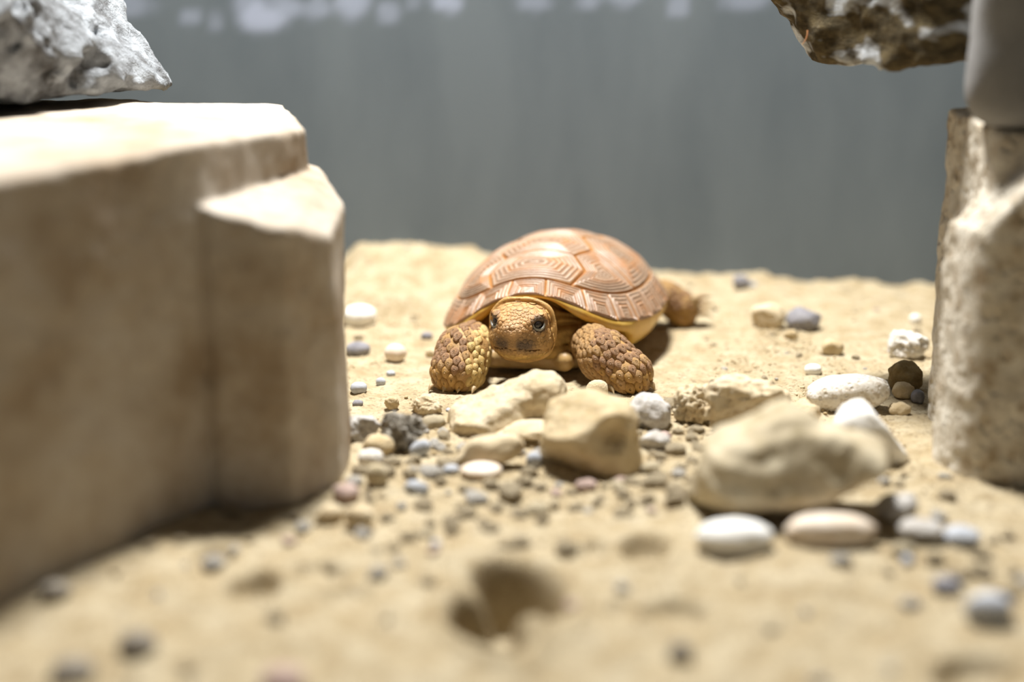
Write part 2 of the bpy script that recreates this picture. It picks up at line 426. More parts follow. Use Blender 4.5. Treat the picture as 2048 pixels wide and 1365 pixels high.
def upright_grey(P):
    pl = [((0, 0, -1), (0.25, 0.65, 0.1660)), ((-1, 0.20, 0.0), (0.2110, 0.655, 0.2)), ((-0.10, -1, 0.05), (0.25, 0.660, 0.2)), ((0, 1, 0), (0.25, 0.705, 0.2)),
          ((1, 0, 0), (0.36, 0.65, 0.2)), ((0, 0, 1), (0.25, 0.65, 0.29))]
    return halfspaces(P, pl, 0.022) - 0.002 + 0.002 * fbm(P, 30, 2, 61)
block('grey_stone', upright_grey, (0.19, 0.59, 0.15), (0.385, 0.715, 0.305), 0.0025, M['plaingrey'],
      'smooth grey stone standing on the beige pitted limestone block', 'stone')

# ------------------------------------------------------------------ stones
def ico(sub):
    import bmesh
    bm = bmesh.new(); bmesh.ops.create_icosphere(bm, subdivisions=sub, radius=1.0)
    V = np.array([v.co[:] for v in bm.verts]); F = np.array([[v.index for v in f.verts] for f in bm.faces]); bm.free()
    return V / np.linalg.norm(V, axis=1)[:, None], F
ICO = {s: ico(s) for s in (1, 2, 3, 4, 5)}

def rock_verts(size, seed, sub=4, rough=0.18, cuts=0, fine=0.04, p=2.3, planes=(), pit=0.0):
    """size = full extents; returns vertices with the base at z=0"""
    D, F = ICO[sub]
    rng = np.random.RandomState(seed)
    r = 1.0 / ((np.abs(D) ** p).sum(1) ** (1 / p))
    pls = [(np.array(n, float) / np.linalg.norm(n), o) for n, o in planes]
    for _ in range(cuts):
        n = rng.normal(size=3); n /= np.linalg.norm(n); pls.append((n, rng.uniform(0.62, 0.86)))
    for n, o in pls:
        c = D @ n
        lim = np.where(c > 0.05, o / np.maximum(c, 0.05), 9)
        r = smin(r, np.minimum(lim, 3), 0.06)
    off = rng.uniform(0, 50, 3)
    r = r * (1 + rough * fbm(D + off, 1.3, 2, seed) + 0.5 * rough * fbm(D + off, 3.1, 2, seed + 3) + fine * fbm(D + off, 8, 3, seed + 5))
    if pit:
        r = r * (1 - pit * smooth(0.18, 0.5, fbm(D + off, 4.5, 2, seed + 9)))
    V = D * r[:, None]
    lo, hi = V.min(0), V.max(0)
    V = (V - (lo + hi) / 2) / (hi - lo) * np.array(size)
    V[:, 2] -= V[:, 2].min()
    return V, F

def rock(name, px, by, wpx, hpx, mat, label, cat, seed, group=None, depth=0.9, yaw=0.0, sink=0.12, tilt=(0, 0), z=None, sub=4, **kw):
    """stone whose foot stands on the ground at image point (px, by); wpx, hpx = apparent extents"""
    x, y, gz = ground(px, by)
    if z is not None:
        x, y = gp(px, by, z); gz = z
    D = depth_of(y, gz); k = D / FPX
    w = wpx * k; d = w * depth
    ang = math.atan2(CAM_H, y)
    h = max(0.25 * w, (hpx * k - 0.75 * d * math.sin(ang) * 0.55) / math.cos(ang)) / (1 - sink * 0.8)
    y += d * 0.42
    gz = float(H0(x, y)) if z is None else z
    V, F = rock_verts((w, d, h), seed, sub, **kw)
    R = np.array(Matrix.Rotation(yaw, 3, 'Z') @ Matrix.Rotation(tilt[0], 3, 'X') @ Matrix.Rotation(tilt[1], 3, 'Y'))
    V = V @ R.T; V[:, 2] -= V[:, 2].min()
    me = quad_mesh(name, V, F)
    o = link(name, me, M[mat], loc=(x, y, gz - sink * h))
    return tag(o, label, cat, group)

# the heap in front of the tortoise
def lump(name, px, by, mat, label, cat, fn, lo, hi, h=0.0008, back=0.0, sink=0.0, yaw=0.0):
    x, y, gz = ground(px, by); y += back
    P, Q = sdf_mesh(fn, lo, hi, h, 1)
    o = link(name, quad_mesh(name, P, Q), M[mat], loc=(x, y, float(H0(x, y)) - sink)); o.rotation_euler = (0, 0, yaw)
    return tag(o, label, cat)
def knob_lump(P):
    d = halfspaces(P, [((-0.42, -0.22, 0.88), (-0.008, -0.004, 0.0155)), ((0.05, -0.9, 0.35), (0, -0.017, 0.006)), ((-0.9, -0.2, 0.1), (-0.030, 0, 0.005)), ((-0.5, -0.8, -0.45), (-0.020, -0.014, 0.002)),
                       ((1, -0.2, 0.1), (0.0285, 0, 0.01)), ((0, 1, 0.2), (0, 0.016, 0.01)), ((0.1, 0, 1), (0, 0, 0.0275)), ((0, 0, -1), (0, 0, -0.004))], 0.003)
    d = smin(d, ell(P, (0.0170, 0.004, 0.0145), (0.0115, 0.0125, 0.0150), 2.6), 0.005)
    d = smax(d, -ell(P, (0.015, -0.017, 0.009), (0.006, 0.006, 0.007)), 0.004)
    return d + 0.0010 * fbm(P, 70, 2, 201) + 0.0012 * fbm(P, 220, 3, 203)
lump('sandstone_lump', 1018, 872, 'cream', 'large cream sandstone lump with a raised knob, right in front of the tortoise', 'rock', knob_lump,
     (-0.036, -0.024, -0.008), (0.036, 0.024, 0.036), back=0.014)
def hollow_lump(P):
    d = halfspaces(P, [((-0.42, -0.45, 0.80), (-0.006, -0.006, 0.0275)), ((0.30, -0.10, 0.95), (0.006, 0, 0.0345)), ((0.75, -0.60, 0.15), (0.018, -0.012, 0.016)), ((-0.50, -0.60, -0.60), (-0.012, -0.010, 0.0080)),
                       ((-0.95, 0.1, 0.1), (-0.0235, 0, 0.02)), ((0.9, 0.2, 0.1), (0.0245, 0, 0.015)), ((0, 1, 0.2), (0, 0.016, 0.01)), ((0.15, -0.97, 0.1), (0.005, -0.0185, 0.012)), ((0, 0, -1), (0, 0, -0.004))], 0.004)
    d = smax(d, -ell(P, (0.0120, -0.0200, 0.0200), (0.0085, 0.0095, 0.0075)), 0.004)
    return d + 0.0012 * fbm(P, 60, 2, 211) + 0.0010 * fbm(P, 200, 3, 213)
lump('sandstone_lump', 1182, 955, 'ochre', 'big yellow sandstone lump with a hollow in its side, leaning over dark gravel', 'rock', hollow_lump,
     (-0.032, -0.026, -0.008), (0.032, 0.024, 0.045), back=0.014)
def propped(P):
    d = halfspaces(P, [((-0.50, -0.25, 0.83), (-0.022, -0.004, 0.0410)), ((0.46, -0.10, 0.88), (0.016, 0, 0.0420)), ((-1, -0.1, 0.1), (-0.0405, 0, 0.02)), ((0.9, -0.15, 0.25), (0.0420, 0, 0.022)),
                       ((0.40, -0.30, -0.85), (0.018, -0.010, 0.0140)), ((-0.1, -0.55, -0.80), (-0.01, -0.016, 0.009)), ((-0.05, -0.90, 0.42), (0, -0.0195, 0.022)), ((0, 1, 0.2), (0, 0.020, 0.02)), ((0, 0, -1), (0, 0, 0.003))], 0.006)
    return d + 0.0032 * fbm(P, 42, 2, 221) + 0.0010 * fbm(P, 150, 2, 223) + 0.0004 * np.sin(P[:, 2] * 420 + 60 * P[:, 0] + 5 * fbm(P, 40, 1, 9))
lump('big_stone', 1604, 1064, 'olive', 'biggest blurred stone, olive tan, propped up on two smooth pale pebbles', 'rock', propped,
     (-0.050, -0.032, -0.004), (0.052, 0.030, 0.056), 0.0011, back=0.018)
rock('sandstone_wedge', 985, 942, 148, 66, 'cream', 'narrow cream wedge of sandstone below the large knobbed lump', 'rock', 31, depth=0.5, cuts=3, tilt=(0, -0.25), rough=0.12)
rock('flat_sandstone', 1062, 892, 140, 44, 'cream', 'flat cream slab wedged between the two biggest sandstone lumps', 'rock', 33, depth=0.7, cuts=3, rough=0.12)
rock('grey_stone', 724, 888, 76, 60, 'palegrey', 'pale grey rough stone touching the corner of the limestone block', 'stone', 35, cuts=5, rough=0.24, fine=0.13, sub=5)
rock('dark_stone', 804, 908, 98, 86, 'darkgrey', 'dark grey craggy stone with deep pits beside a pale grey one', 'stone', 37, cuts=4, rough=0.3, fine=0.20, pit=0.3, depth=0.8, sub=5)
rock('sand_clod', 853, 834, 66, 44, 'cream', 'crumbly sand-coloured lump next to the shadow of the tortoise foot', 'clod', 39, cuts=4, rough=0.24, fine=0.17, sub=5)
rock('sand_clod', 783, 823, 31, 30, 'ochre', 'small crumbly ochre lump a little behind the dark craggy stone', 'clod', 41, cuts=4, rough=0.25, fine=0.16, sub=4)
rock('ochre_stone', 757, 918, 68, 48, 'ochre', 'rounded ochre stone leaning against the dark craggy stone', 'stone', 43, rough=0.15)
rock('pale_pebble', 740, 934, 52, 36, 'bone', 'off-white pebble between the ochre stone and the limestone block', 'pebble', 45, rough=0.1, sub=3)
rock('pale_pebble', 753, 976, 46, 48, 'olive', 'upright olive-tan pebble in the gravel near the limestone block', 'pebble', 47, rough=0.1, sub=3)
rock('blue_pebble', 848, 916, 46, 32, 'blue', 'oblong pale blue pebble tilted beside the dark craggy stone', 'pebble', 49, rough=0.06, sub=3, tilt=(0, -0.5), depth=0.6)
rock('blue_pebble', 902, 952, 32, 22, 'blue', 'small blue-grey pebble left of the flat tan oval pebble', 'pebble', 51, rough=0.06, sub=3)
rock('blue_pebble', 1068, 938, 32, 34, 'blue', 'pale blue pebble squeezed between the wedge and the hollowed lump', 'pebble', 53, rough=0.06, sub=3)
rock('oval_pebble', 962, 962, 84, 34, 'pinkish', 'flat tan oval pebble in front of the narrow sandstone wedge', 'pebble', 55, rough=0.05, sub=3)
rock('grey_stone', 1294, 864, 106, 80, 'palegrey', 'pale grey speckled stone between the hollowed lump and the tan clods', 'stone', 57, cuts=5, rough=0.2, fine=0.10)
rock('gravel_stone', 1312, 904, 66, 42, 'palegrey', 'whitish knobbly stone just below the pale grey speckled stone', 'stone', 59, cuts=3, rough=0.25, fine=0.1, sub=3)
rock('tan_clod', 1395, 852, 100, 88, 'cream', 'crumbly tan clod with a ragged left end behind the biggest blurred stone', 'clod', 61, cuts=2, rough=0.3, fine=0.17, depth=0.7, pit=0.2, sub=5)
rock('tan_clod', 1500, 868, 180, 128, 'cream', 'large tan clod with a shaded front, behind the biggest blurred stone', 'clod', 63, cuts=2, rough=0.26, fine=0.11, depth=0.6, sub=5, pit=0.12, planes=[((0.1, -0.8, -0.55), 0.45)])
rock('tan_clod', 1600, 862, 92, 60, 'cream', 'low tan clod between the large tan clod and the long pitted pebble', 'clod', 65, cuts=2, rough=0.24, fine=0.12)
rock('white_stone', 1724, 932, 176, 112, 'white', 'bright white stone partly hidden behind the biggest blurred stone', 'stone', 73, depth=0.55, rough=0.1, cuts=1, tilt=(0, 0.5), planes=[((0.5, 0, 0.85), 0.5)])
rock('long_pebble', 1708, 830, 166, 78, 'bone', 'long off-white pebble with small pits lying near the beige block', 'pebble', 75, depth=0.55, rough=0.07, fine=0.02, yaw=-0.12, tilt=(0, -0.12), p=2.4)
rock('brown_clod', 1816, 784, 68, 62, 'brown', 'dark brown grainy clod touching the foot of the beige block', 'clod', 77, rough=0.16, cuts=2, fine=0.05)
rock('yellow_clod', 1810, 800, 44, 36, 'ochre', 'small yellow ridged clod in front of the dark brown clod', 'clod', 79, rough=0.22, fine=0.08, sub=3)
rock('grey_chip', 1838, 810, 28, 30, 'slate', 'small slate chip at the foot of the beige block', 'chip', 81, cuts=4, rough=0.15, sub=3)
rock('yellow_clod', 1802, 834, 46, 30, 'ochre', 'low yellow crumb cluster at the tip of the long pitted pebble', 'clod', 83, rough=0.28, fine=0.1, sub=3)
rock('weathered_chunk', 1822, 722, 84, 64, 'bone', 'weathered off-white chunk with pits, lying against the beige block', 'rock', 85, cuts=3, rough=0.25, fine=0.1, pit=0.2)
rock('slate_stone', 1610, 664, 74, 52, 'slate', 'mid-grey stone lying beside a cream stone on the open sand', 'stone', 87, cuts=3, rough=0.15)
rock('cream_stone', 1540, 660, 72, 56, 'cream', 'cream stone lying beside the mid-grey stone on the open sand', 'stone', 89, cuts=2, rough=0.18)
rock('tan_chip', 1583, 682, 28, 24, 'ochre', 'small tan chip in front of the mid-grey stone', 'chip', 91, cuts=3, rough=0.15, sub=3)
rock('tan_chip', 1668, 712, 44, 34, 'ochre', 'tan wedge-shaped chip alone between mid-grey stone and weathered chunk', 'chip', 93, cuts=3, rough=0.15, sub=3)
rock('white_pebble', 1832, 650, 22, 22, 'white', 'tiny round white pebble behind the weathered chunk', 'pebble', 95, rough=0.05, sub=3)
rock('white_pebble', 1628, 752, 34, 24, 'white', 'small white pebble on the sand behind the long pitted pebble', 'pebble', 97, rough=0.06, sub=3)
rock('white_pebble', 1474, 1114, 160, 72, 'white', 'smooth white oval pebble under the edge of the biggest blurred stone', 'pebble', 99, rough=0.05, depth=0.6, p=2.0)
rock('cream_pebble', 1668, 1098, 186, 70, 'pinkish', 'smooth cream pebble in the shade under the biggest blurred stone', 'pebble', 101, rough=0.07, depth=0.45, p=2.2)
rock('white_gravel_stone', 1800, 1050, 84, 58, 'palegrey', 'blurred whitish stone to the right of the propped-up stone', 'stone', 103, cuts=2, rough=0.15)
rock('grey_gravel_stone', 1850, 1092, 90, 50, 'palegrey', 'blurred grey stone between the whitish and pale blue-grey ones', 'stone', 105, cuts=2, rough=0.15)
rock('green_gravel_stone', 1930, 1098, 76, 44, 'blue', 'blurred pale blue-grey stone near the dark corner of the beige block', 'stone', 107, cuts=2, rough=0.12)
rock('white_pebble', 716, 656, 68, 46, 'white', 'blurred white rounded stone below the sand bank behind the limestone block', 'pebble', 109, rough=0.08)
rock('grey_pebble', 714, 714, 50, 30, 'slate', 'flat grey pebble between limestone block and round pinkish pebble', 'pebble', 111, rough=0.06, sub=3)
rock('round_pebble', 790, 728, 46, 40, 'pinkish', 'round pinkish-cream pebble alone on sand left of the tortoise', 'pebble', 113, rough=0.03, p=2.0, sub=3, sink=0.05)
rock('grey_pebble', 853, 682, 24, 18, 'slate', 'tiny dark pebble behind the front foot beside the shell rim', 'pebble', 115, rough=0.06, sub=3)
rock('cream_pebble', 862, 716, 24, 20, 'cream', 'tiny cream pebble right beside the scaly foot', 'pebble', 117, rough=0.1, sub=3)
rock('blue_pebble', 716, 790, 34, 26, 'blue', 'small pale blue pebble on sand next to the limestone block edge', 'pebble', 119, rough=0.06, sub=3)
rock('blue_pebble', 761, 772, 20, 17, 'blue', 'tiny pale blue pebble between the round pinkish pebble and ochre crumb', 'pebble', 121, rough=0.06, sub=2)
rock('dark_chip', 715, 814, 22, 14, 'slate', 'tiny dark slate chip behind the pale grey rough stone', 'chip', 123, cuts=3, rough=0.1, sub=2)
rock('cream_stone', 716, 1066, 62, 56, 'cream', 'cream stone with a shaded front standing in sand by the ledge corner', 'stone', 125, cuts=2, rough=0.15)
rock('cream_stone', 655, 1052, 60, 44, 'cream', 'low cream stone pressed against the base of the chipped ledge', 'stone', 127, cuts=2, rough=0.15)
rock('mauve_stone', 690, 1010, 54, 40, 'rust', 'mauve-tinged stone at the ledge corner above the cream stones', 'stone', 129, cuts=2, rough=0.15, sub=3)
rock('dark_pebble', 268, 1316, 78, 52, 'taupe', 'dark pebble half sunk in the open foreground sand', 'pebble', 131, rough=0.1, sub=3, sink=0.3)
rock('dark_pebble', 135, 1372, 90, 52, 'taupe', 'larger dark pebble below the half sunk one, near the limestone block', 'pebble', 133, rough=0.1, sub=3, sink=0.3)
rock('brown_pebble', 560, 1392, 90, 56, 'rust', 'mauve-brown pebble in the sand below the double hollow', 'pebble', 135, rough=0.1, sub=3, sink=0.3)
rock('blue_stone', 1985, 1256, 92, 74, 'blue', 'blurred blue-grey stone in foreground sand in front of the beige block', 'stone', 137, rough=0.1, sub=3, sink=0.2, cuts=2)
rock('slate_pebble', 1900, 1190, 60, 36, 'slate', 'blurred slate pebble beside the blurred blue-grey stone', 'pebble', 139, rough=0.1, sub=3, sink=0.25)
rock('slate_pebble', 1362, 1330, 54, 52, 'taupe', 'lone blurred grey pebble in the empty foreground sand', 'pebble', 141, rough=0.1, sub=3, sink=0.4)
rock('grey_pebble', 105, 1205, 60, 40, 'taupe', 'grey pebble at the foot of the long limestone face', 'pebble', 143, rough=0.1, sub=3, sink=0.2)
rock('wall_stone', 1484, 580, 34, 26, 'slate', 'bluish grey stone at the foot of the grey wall', 'stone', 145, rough=0.1, sub=3)
rock('shaded_stone', 1195, 800, 44, 40, 'cream', 'small rounded stone in the shade under the tortoise chest', 'stone', 147, rough=0.1, sub=3)

# small pebbles scattered over the sand
rng = random.Random(5)
KIND = {'cream': ('sandy_pebble', 'sand-coloured'), 'bone': ('pale_pebble', 'off-white'), 'blue': ('blue_grey_pebble', 'plain blue-grey'),
        'rust': ('mauve_pebble', 'mauve-brown'), 'olive': ('olive_pebble', 'olive-tan')}
MARKS = [(ground(px, py)[:2], ph) for px, py, ph in (
    (1018, 860, 'the knobbed cream sandstone lump'), (1182, 950, 'the hollowed yellow sandstone lump'), (985, 935, 'the narrow sandstone wedge'), (804, 900, 'the dark craggy stone'),
    (962, 960, 'the flat tan oval pebble'), (740, 950, 'the limestone ledge corner'), (716, 1060, 'the cream stone by the ledge'), (1294, 860, 'the pale grey speckled stone'),
    (1450, 862, 'the large tan clod'), (1540, 1040, 'the biggest blurred stone'), (1474, 1110, 'the smooth white oval pebble'), (1668, 1098, 'the smooth cream pebble'), (1850, 1080, 'the blurred whitish stones'),
    (1010, 1220, 'the double hollow in the sand'), (1985, 1250, 'the blurred blue-grey stone'), (268, 1310, 'the half sunk dark pebble'), (1708, 820, 'the long pitted pebble'), (1600, 660, 'the mid-grey stone'),
    (790, 725, 'the round pinkish pebble'), (716, 650, 'the blurred white rounded stone'), (1300, 790, 'the tortoise'), (880, 790, 'the tortoise front foot'), (1820, 720, 'the weathered chunk'), (1362, 1325, 'the lone blurred grey pebble'))]
def zone(x, y):
    (mx, my), ph = min(MARKS, key=lambda m: (m[0][0] - x) ** 2 + (m[0][1] - y) ** 2)
    if math.hypot(mx - x, my - y) < 0.05: return 'close to ' + ph
    if y > 0.98: return 'on the sand at the foot of the grey wall'
    if y > 0.74: return 'on the open sand behind the gravel'
    if y < 0.56: return 'on the empty sand away from the stones'
    return 'in the gravel between the blocks'
PM = {}
for k in KIND:
    PM[k] = []
    for s in range(5):
        V, F = rock_verts((1, 0.85, 0.66), 300 + s + 10 * len(PM), 3, rough=0.24, cuts=0 if k == 'blue' else 5 - s % 2, fine=0.07)
        V[:, 2] -= 0.20
        me = quad_mesh(KIND[k][0], V, F); me.materials.append(M[k]); PM[k].append(me)
taken = []
bpy.context.view_layer.update()
for o in C.objects:
    if o.type == 'MESH' and o.get('category') and max(o.dimensions) < 0.11:
        taken.append((o.location.x, o.location.y, 0.45 * max(o.dimensions.x, o.dimensions.y)))

def in_blocks(x, y):
    if x < -0.075 and y > 0.36 and y < 0.86:
        if x < -0.1356 + 0.52 * (y - 0.609) + 0.01 and y < 0.62: return True
        if y >= 0.60: return True
    return x > 0.215 and 0.58 < y < 0.82
def in_tortoise(x, y): return ((x - 0.025) / 0.105) ** 2 + ((y - 0.895) / 0.135) ** 2 < 1
def pebble(x, y, s, kind):
    r = 0.5 * s
    if in_blocks(x, y) or in_tortoise(x, y): return False
    if any(((x - h_[0]) / (h_[2] + r)) ** 2 + ((y - h_[1]) / (h_[3] + r)) ** 2 < 1.2 for h_ in HOLES[:2]): return False
    for tx, ty, tr in taken:
        if (tx - x) ** 2 + (ty - y) ** 2 < (tr + r) ** 2: return False
    taken.append((x, y, r))
    nm = KIND[kind][0]; sz = 'tiny' if s < 0.0055 else ('small' if s < 0.0100 else 'plump')
    lab = '%s %s pebble %s' % (sz, KIND[kind][1], zone(x, y)); grp = '%s %s pebbles %s' % (sz, KIND[kind][1], zone(x, y))
    o = bpy.data.objects.new(nm, rng.choice(PM[kind])); C.objects.link(o)
    o.location = (x, y, float(H0(x, y)) + 0.0002)
    o.scale = (s, s * rng.uniform(0.8, 1.1), s * rng.uniform(0.75, 1.05)); o.rotation_euler = (0, 0, rng.uniform(0, 6.28))
    tag(o, lab, 'pebble', grp)
    return True
mix = ['cream'] * 14 + ['bone'] * 5 + ['blue'] * 2 + ['rust'] * 1 + ['olive'] * 1
n = 0
while n < 125:       # the gravel patch in front of the tortoise
    x, y = rng.gauss(0.02, 0.055), rng.gauss(0.675, 0.038)
    n += pebble(x, y, rng.uniform(0.005, 0.0145), rng.choice(mix)) or 0
n = 0
while n < 30:
    x, y = rng.uniform(-0.16, 0.02), rng.gauss(0.58, 0.05)
    n += pebble(x, y, rng.uniform(0.004, 0.010), rng.choice(mix)) or 0
n = 0
while n < 30:        # right foreground
    x, y = rng.uniform(0.13, 0.24), rng.uniform(0.50, 0.66)
    n += pebble(x, y, rng.uniform(0.005, 0.012), rng.choice(mix)) or 0
n = 0
while n < 95:       # scattered everywhere
    x, y = rng.uniform(-0.26, 0.34), rng.uniform(0.42, 1.09)
    n += pebble(x, y, rng.uniform(0.0025, 0.007), rng.choice(mix)) or 0

# crumbs too small and too many to count
def crumbs():
    D, F = ICO[1]
    r = np.random.RandomState(3)
    n = 15000
    x = r.uniform(-0.28, 0.205, n); y = 0.60 + 0.45 * r.power(1.2, n) * 0.9
    dens = smooth(-0.3, 0.5, fbm(np.stack([x, y, 0 * x], -1), 22, 2, 77) + 0.25 * np.exp(-((y - 0.70) / 0.07) ** 2))
    k = r.uniform(size=n) < dens
    k &= ~np.array([in_blocks(a, b) or in_tortoise(a, b) for a, b in zip(x, y)])
    x, y = x[k], y[k]; n = len(x)
    s = 0.0004 + 0.0011 * r.power(0.5, n) ** 2
    z = H0(x, y) + 0.0006
    jit = 1 + 0.35 * r.uniform(-1, 1, (n, len(D)))
    V = D[None] * jit[..., None] * s[:, None, None] * np.array([1, 1, 0.75]) + np.stack([x, y, z], -1)[:, None, :]
    Fa = F[None] + (np.arange(n) * len(D))[:, None, None]
    tag(link('sand_crumbs', quad_mesh('sand_crumbs', V.reshape(-1, 3), Fa.reshape(-1, 3)), M['ochre']),
        'fine loose sand crumbs strewn over the ground', 'sand crumbs', kind='stuff')
crumbs()

# ------------------------------------------------------------------ tortoise
T = bpy.data.objects.new('tortoise', None); C.objects.link(T)
T.location = (0.030, 0.930, 0.0); T.rotation_euler = (0, 0, math.radians(-12))
T.empty_display_size = 0.05
tag(T, 'tan tortoise with a ringed shell facing the camera on the sand', 'tortoise')

W_, L_, ZT, KD = 0.0715, 0.0970, 0.0725, 1.22
def rim_z(a):
    a = np.arctan2(np.sin(a), np.cos(a))
    return 0.0225 + 0.0285 * np.exp(-(np.abs(a) / 0.56) ** 1.6) + 0.004 * smooth(2.2, 3.0, np.abs(a))
def dome(p, q):
    p = np.asarray(p, float); q = np.asarray(q, float)
    rho = np.sqrt(p * p + q * q) + 1e-9; a = np.arctan2(p, q)
    hf = np.sin(np.minimum(rho, 1.15) * KD) / math.sin(KD)
    hf = 0.8 * hf + 0.2 * rho
    g = (np.cos(rho * KD) - math.cos(KD)) / (1 - math.cos(KD))
    sa, ca = p / rho, q / rho
    ox = np.sign(sa) * np.abs(sa) ** 0.74; oy = np.sign(ca) * np.abs(ca) ** 0.84
    zr = rim_z(a)
    return np.stack([W_ * hf * ox, -L_ * hf * oy, zr + (ZT - zr) * g], -1)
def dome_n(p, q):
    e = 1e-3
    du = dome(p + e, q) - dome(p - e, q); dv = dome(p, q + e) - dome(p, q - e)
    n = np.cross(dv, du); n /= np.maximum(np.linalg.norm(n, axis=-1, keepdims=True), 1e-12)
    s = np.sign(n[..., 2:3]); s[s == 0] = 1
    return n * s

def grid_faces(nr, nc, closed=True):
    i = np.arange(nr - 1)[:, None] * nc; j = np.arange(nc if closed else nc - 1)[None]; k = (j + 1) % nc
    return np.stack([i + j, i + nc + j, i + nc + k, i + k], -1).reshape(-1, 4)

m_under = material('yellow_shell_rim', (0.66, 0.37, 0.055), (0.80, 0.52, 0.13), (0.72, 0.43, 0.08), 60, 0.42, 0.25, 500, spec=0.45, sss=0.25)
m_shellbase = material('amber_seam', (0.50, 0.24, 0.07), (0.62, 0.34, 0.12), None, 200, 0.5, 0.2, 700, spec=0.4)
# carapace: base dome
ra = np.linspace(0, 1, 28); al = np.linspace(-math.pi, math.pi, 120, endpoint=False)
RR, AA = np.meshgrid(ra, al, indexing='ij')
pp, qq = RR * np.sin(AA), RR * np.cos(AA)
V = dome(pp, qq) - 0.0015 * dome_n(pp + 1e-6, qq + 1e-6)
carapace = link('carapace', quad_mesh('carapace', V.reshape(-1, 3), grid_faces(28, 120)[:, ::-1]), m_shellbase, T)
ROLL = math.radians(-4.5); carapace.rotation_euler = (0, ROLL, 0); carapace.location = (0.0025, 0, 0)
# under-lip and bridge
al = np.linspace(-math.pi, math.pi, 200, endpoint=False)
rimp = dome(np.sin(al), np.cos(al))
wb = smooth(0.78, 1.02, np.abs(al)) * smooth(2.35, 2.1, np.abs(al))
def cs(inw, down):    # front/back profile
    f = 0.30 + 0.70 * smooth(0.10, 0.38, np.abs(al))      # the lip thins out above the neck
    q = rimp.copy(); q[:, :2] *= (1 - inw * np.where(inw < 0, f, 1))[:, None]; q[:, 2] -= down * f; return q
def lerp(a, b): return a * (1 - wb[:, None]) + b * wb[:, None]
def side(sx, sy, z): return np.stack([rimp[:, 0] * sx, rimp[:, 1] * sy, np.full(len(al), z) if np.isscalar(z) else z], -1)
prof = [rimp + np.array([0, 0, 0.0002]),
        lerp(cs(-0.009, 0.0012), side(1.0, 1.0, rimp[:, 2] - 0.0015)),
        lerp(cs(-0.016, 0.0042), side(0.985, 0.99, rimp[:, 2] - 0.005)),
        lerp(cs(0.004, 0.0068), side(0.955, 0.975, 0.0145)),
        lerp(cs(0.055, 0.0068), side(0.90, 0.95, 0.0095)),
        lerp(cs(0.13, 0.0035), side(0.82, 0.91, 0.0065)),
        lerp(cs(0.24, -0.002), side(0.70, 0.85, 0.0065))]
V = np.concatenate(prof)
V = V + 0.0005 * fbm(V, 90, 2, 5)[:, None] * np.array([1, 1, 1])
rim_o = link('shell_rim', quad_mesh('shell_rim', V, grid_faces(len(prof), 200)), m_under, T)
rim_o.rotation_euler = (0, ROLL, 0); rim_o.location = (0.0025, 0, 0)

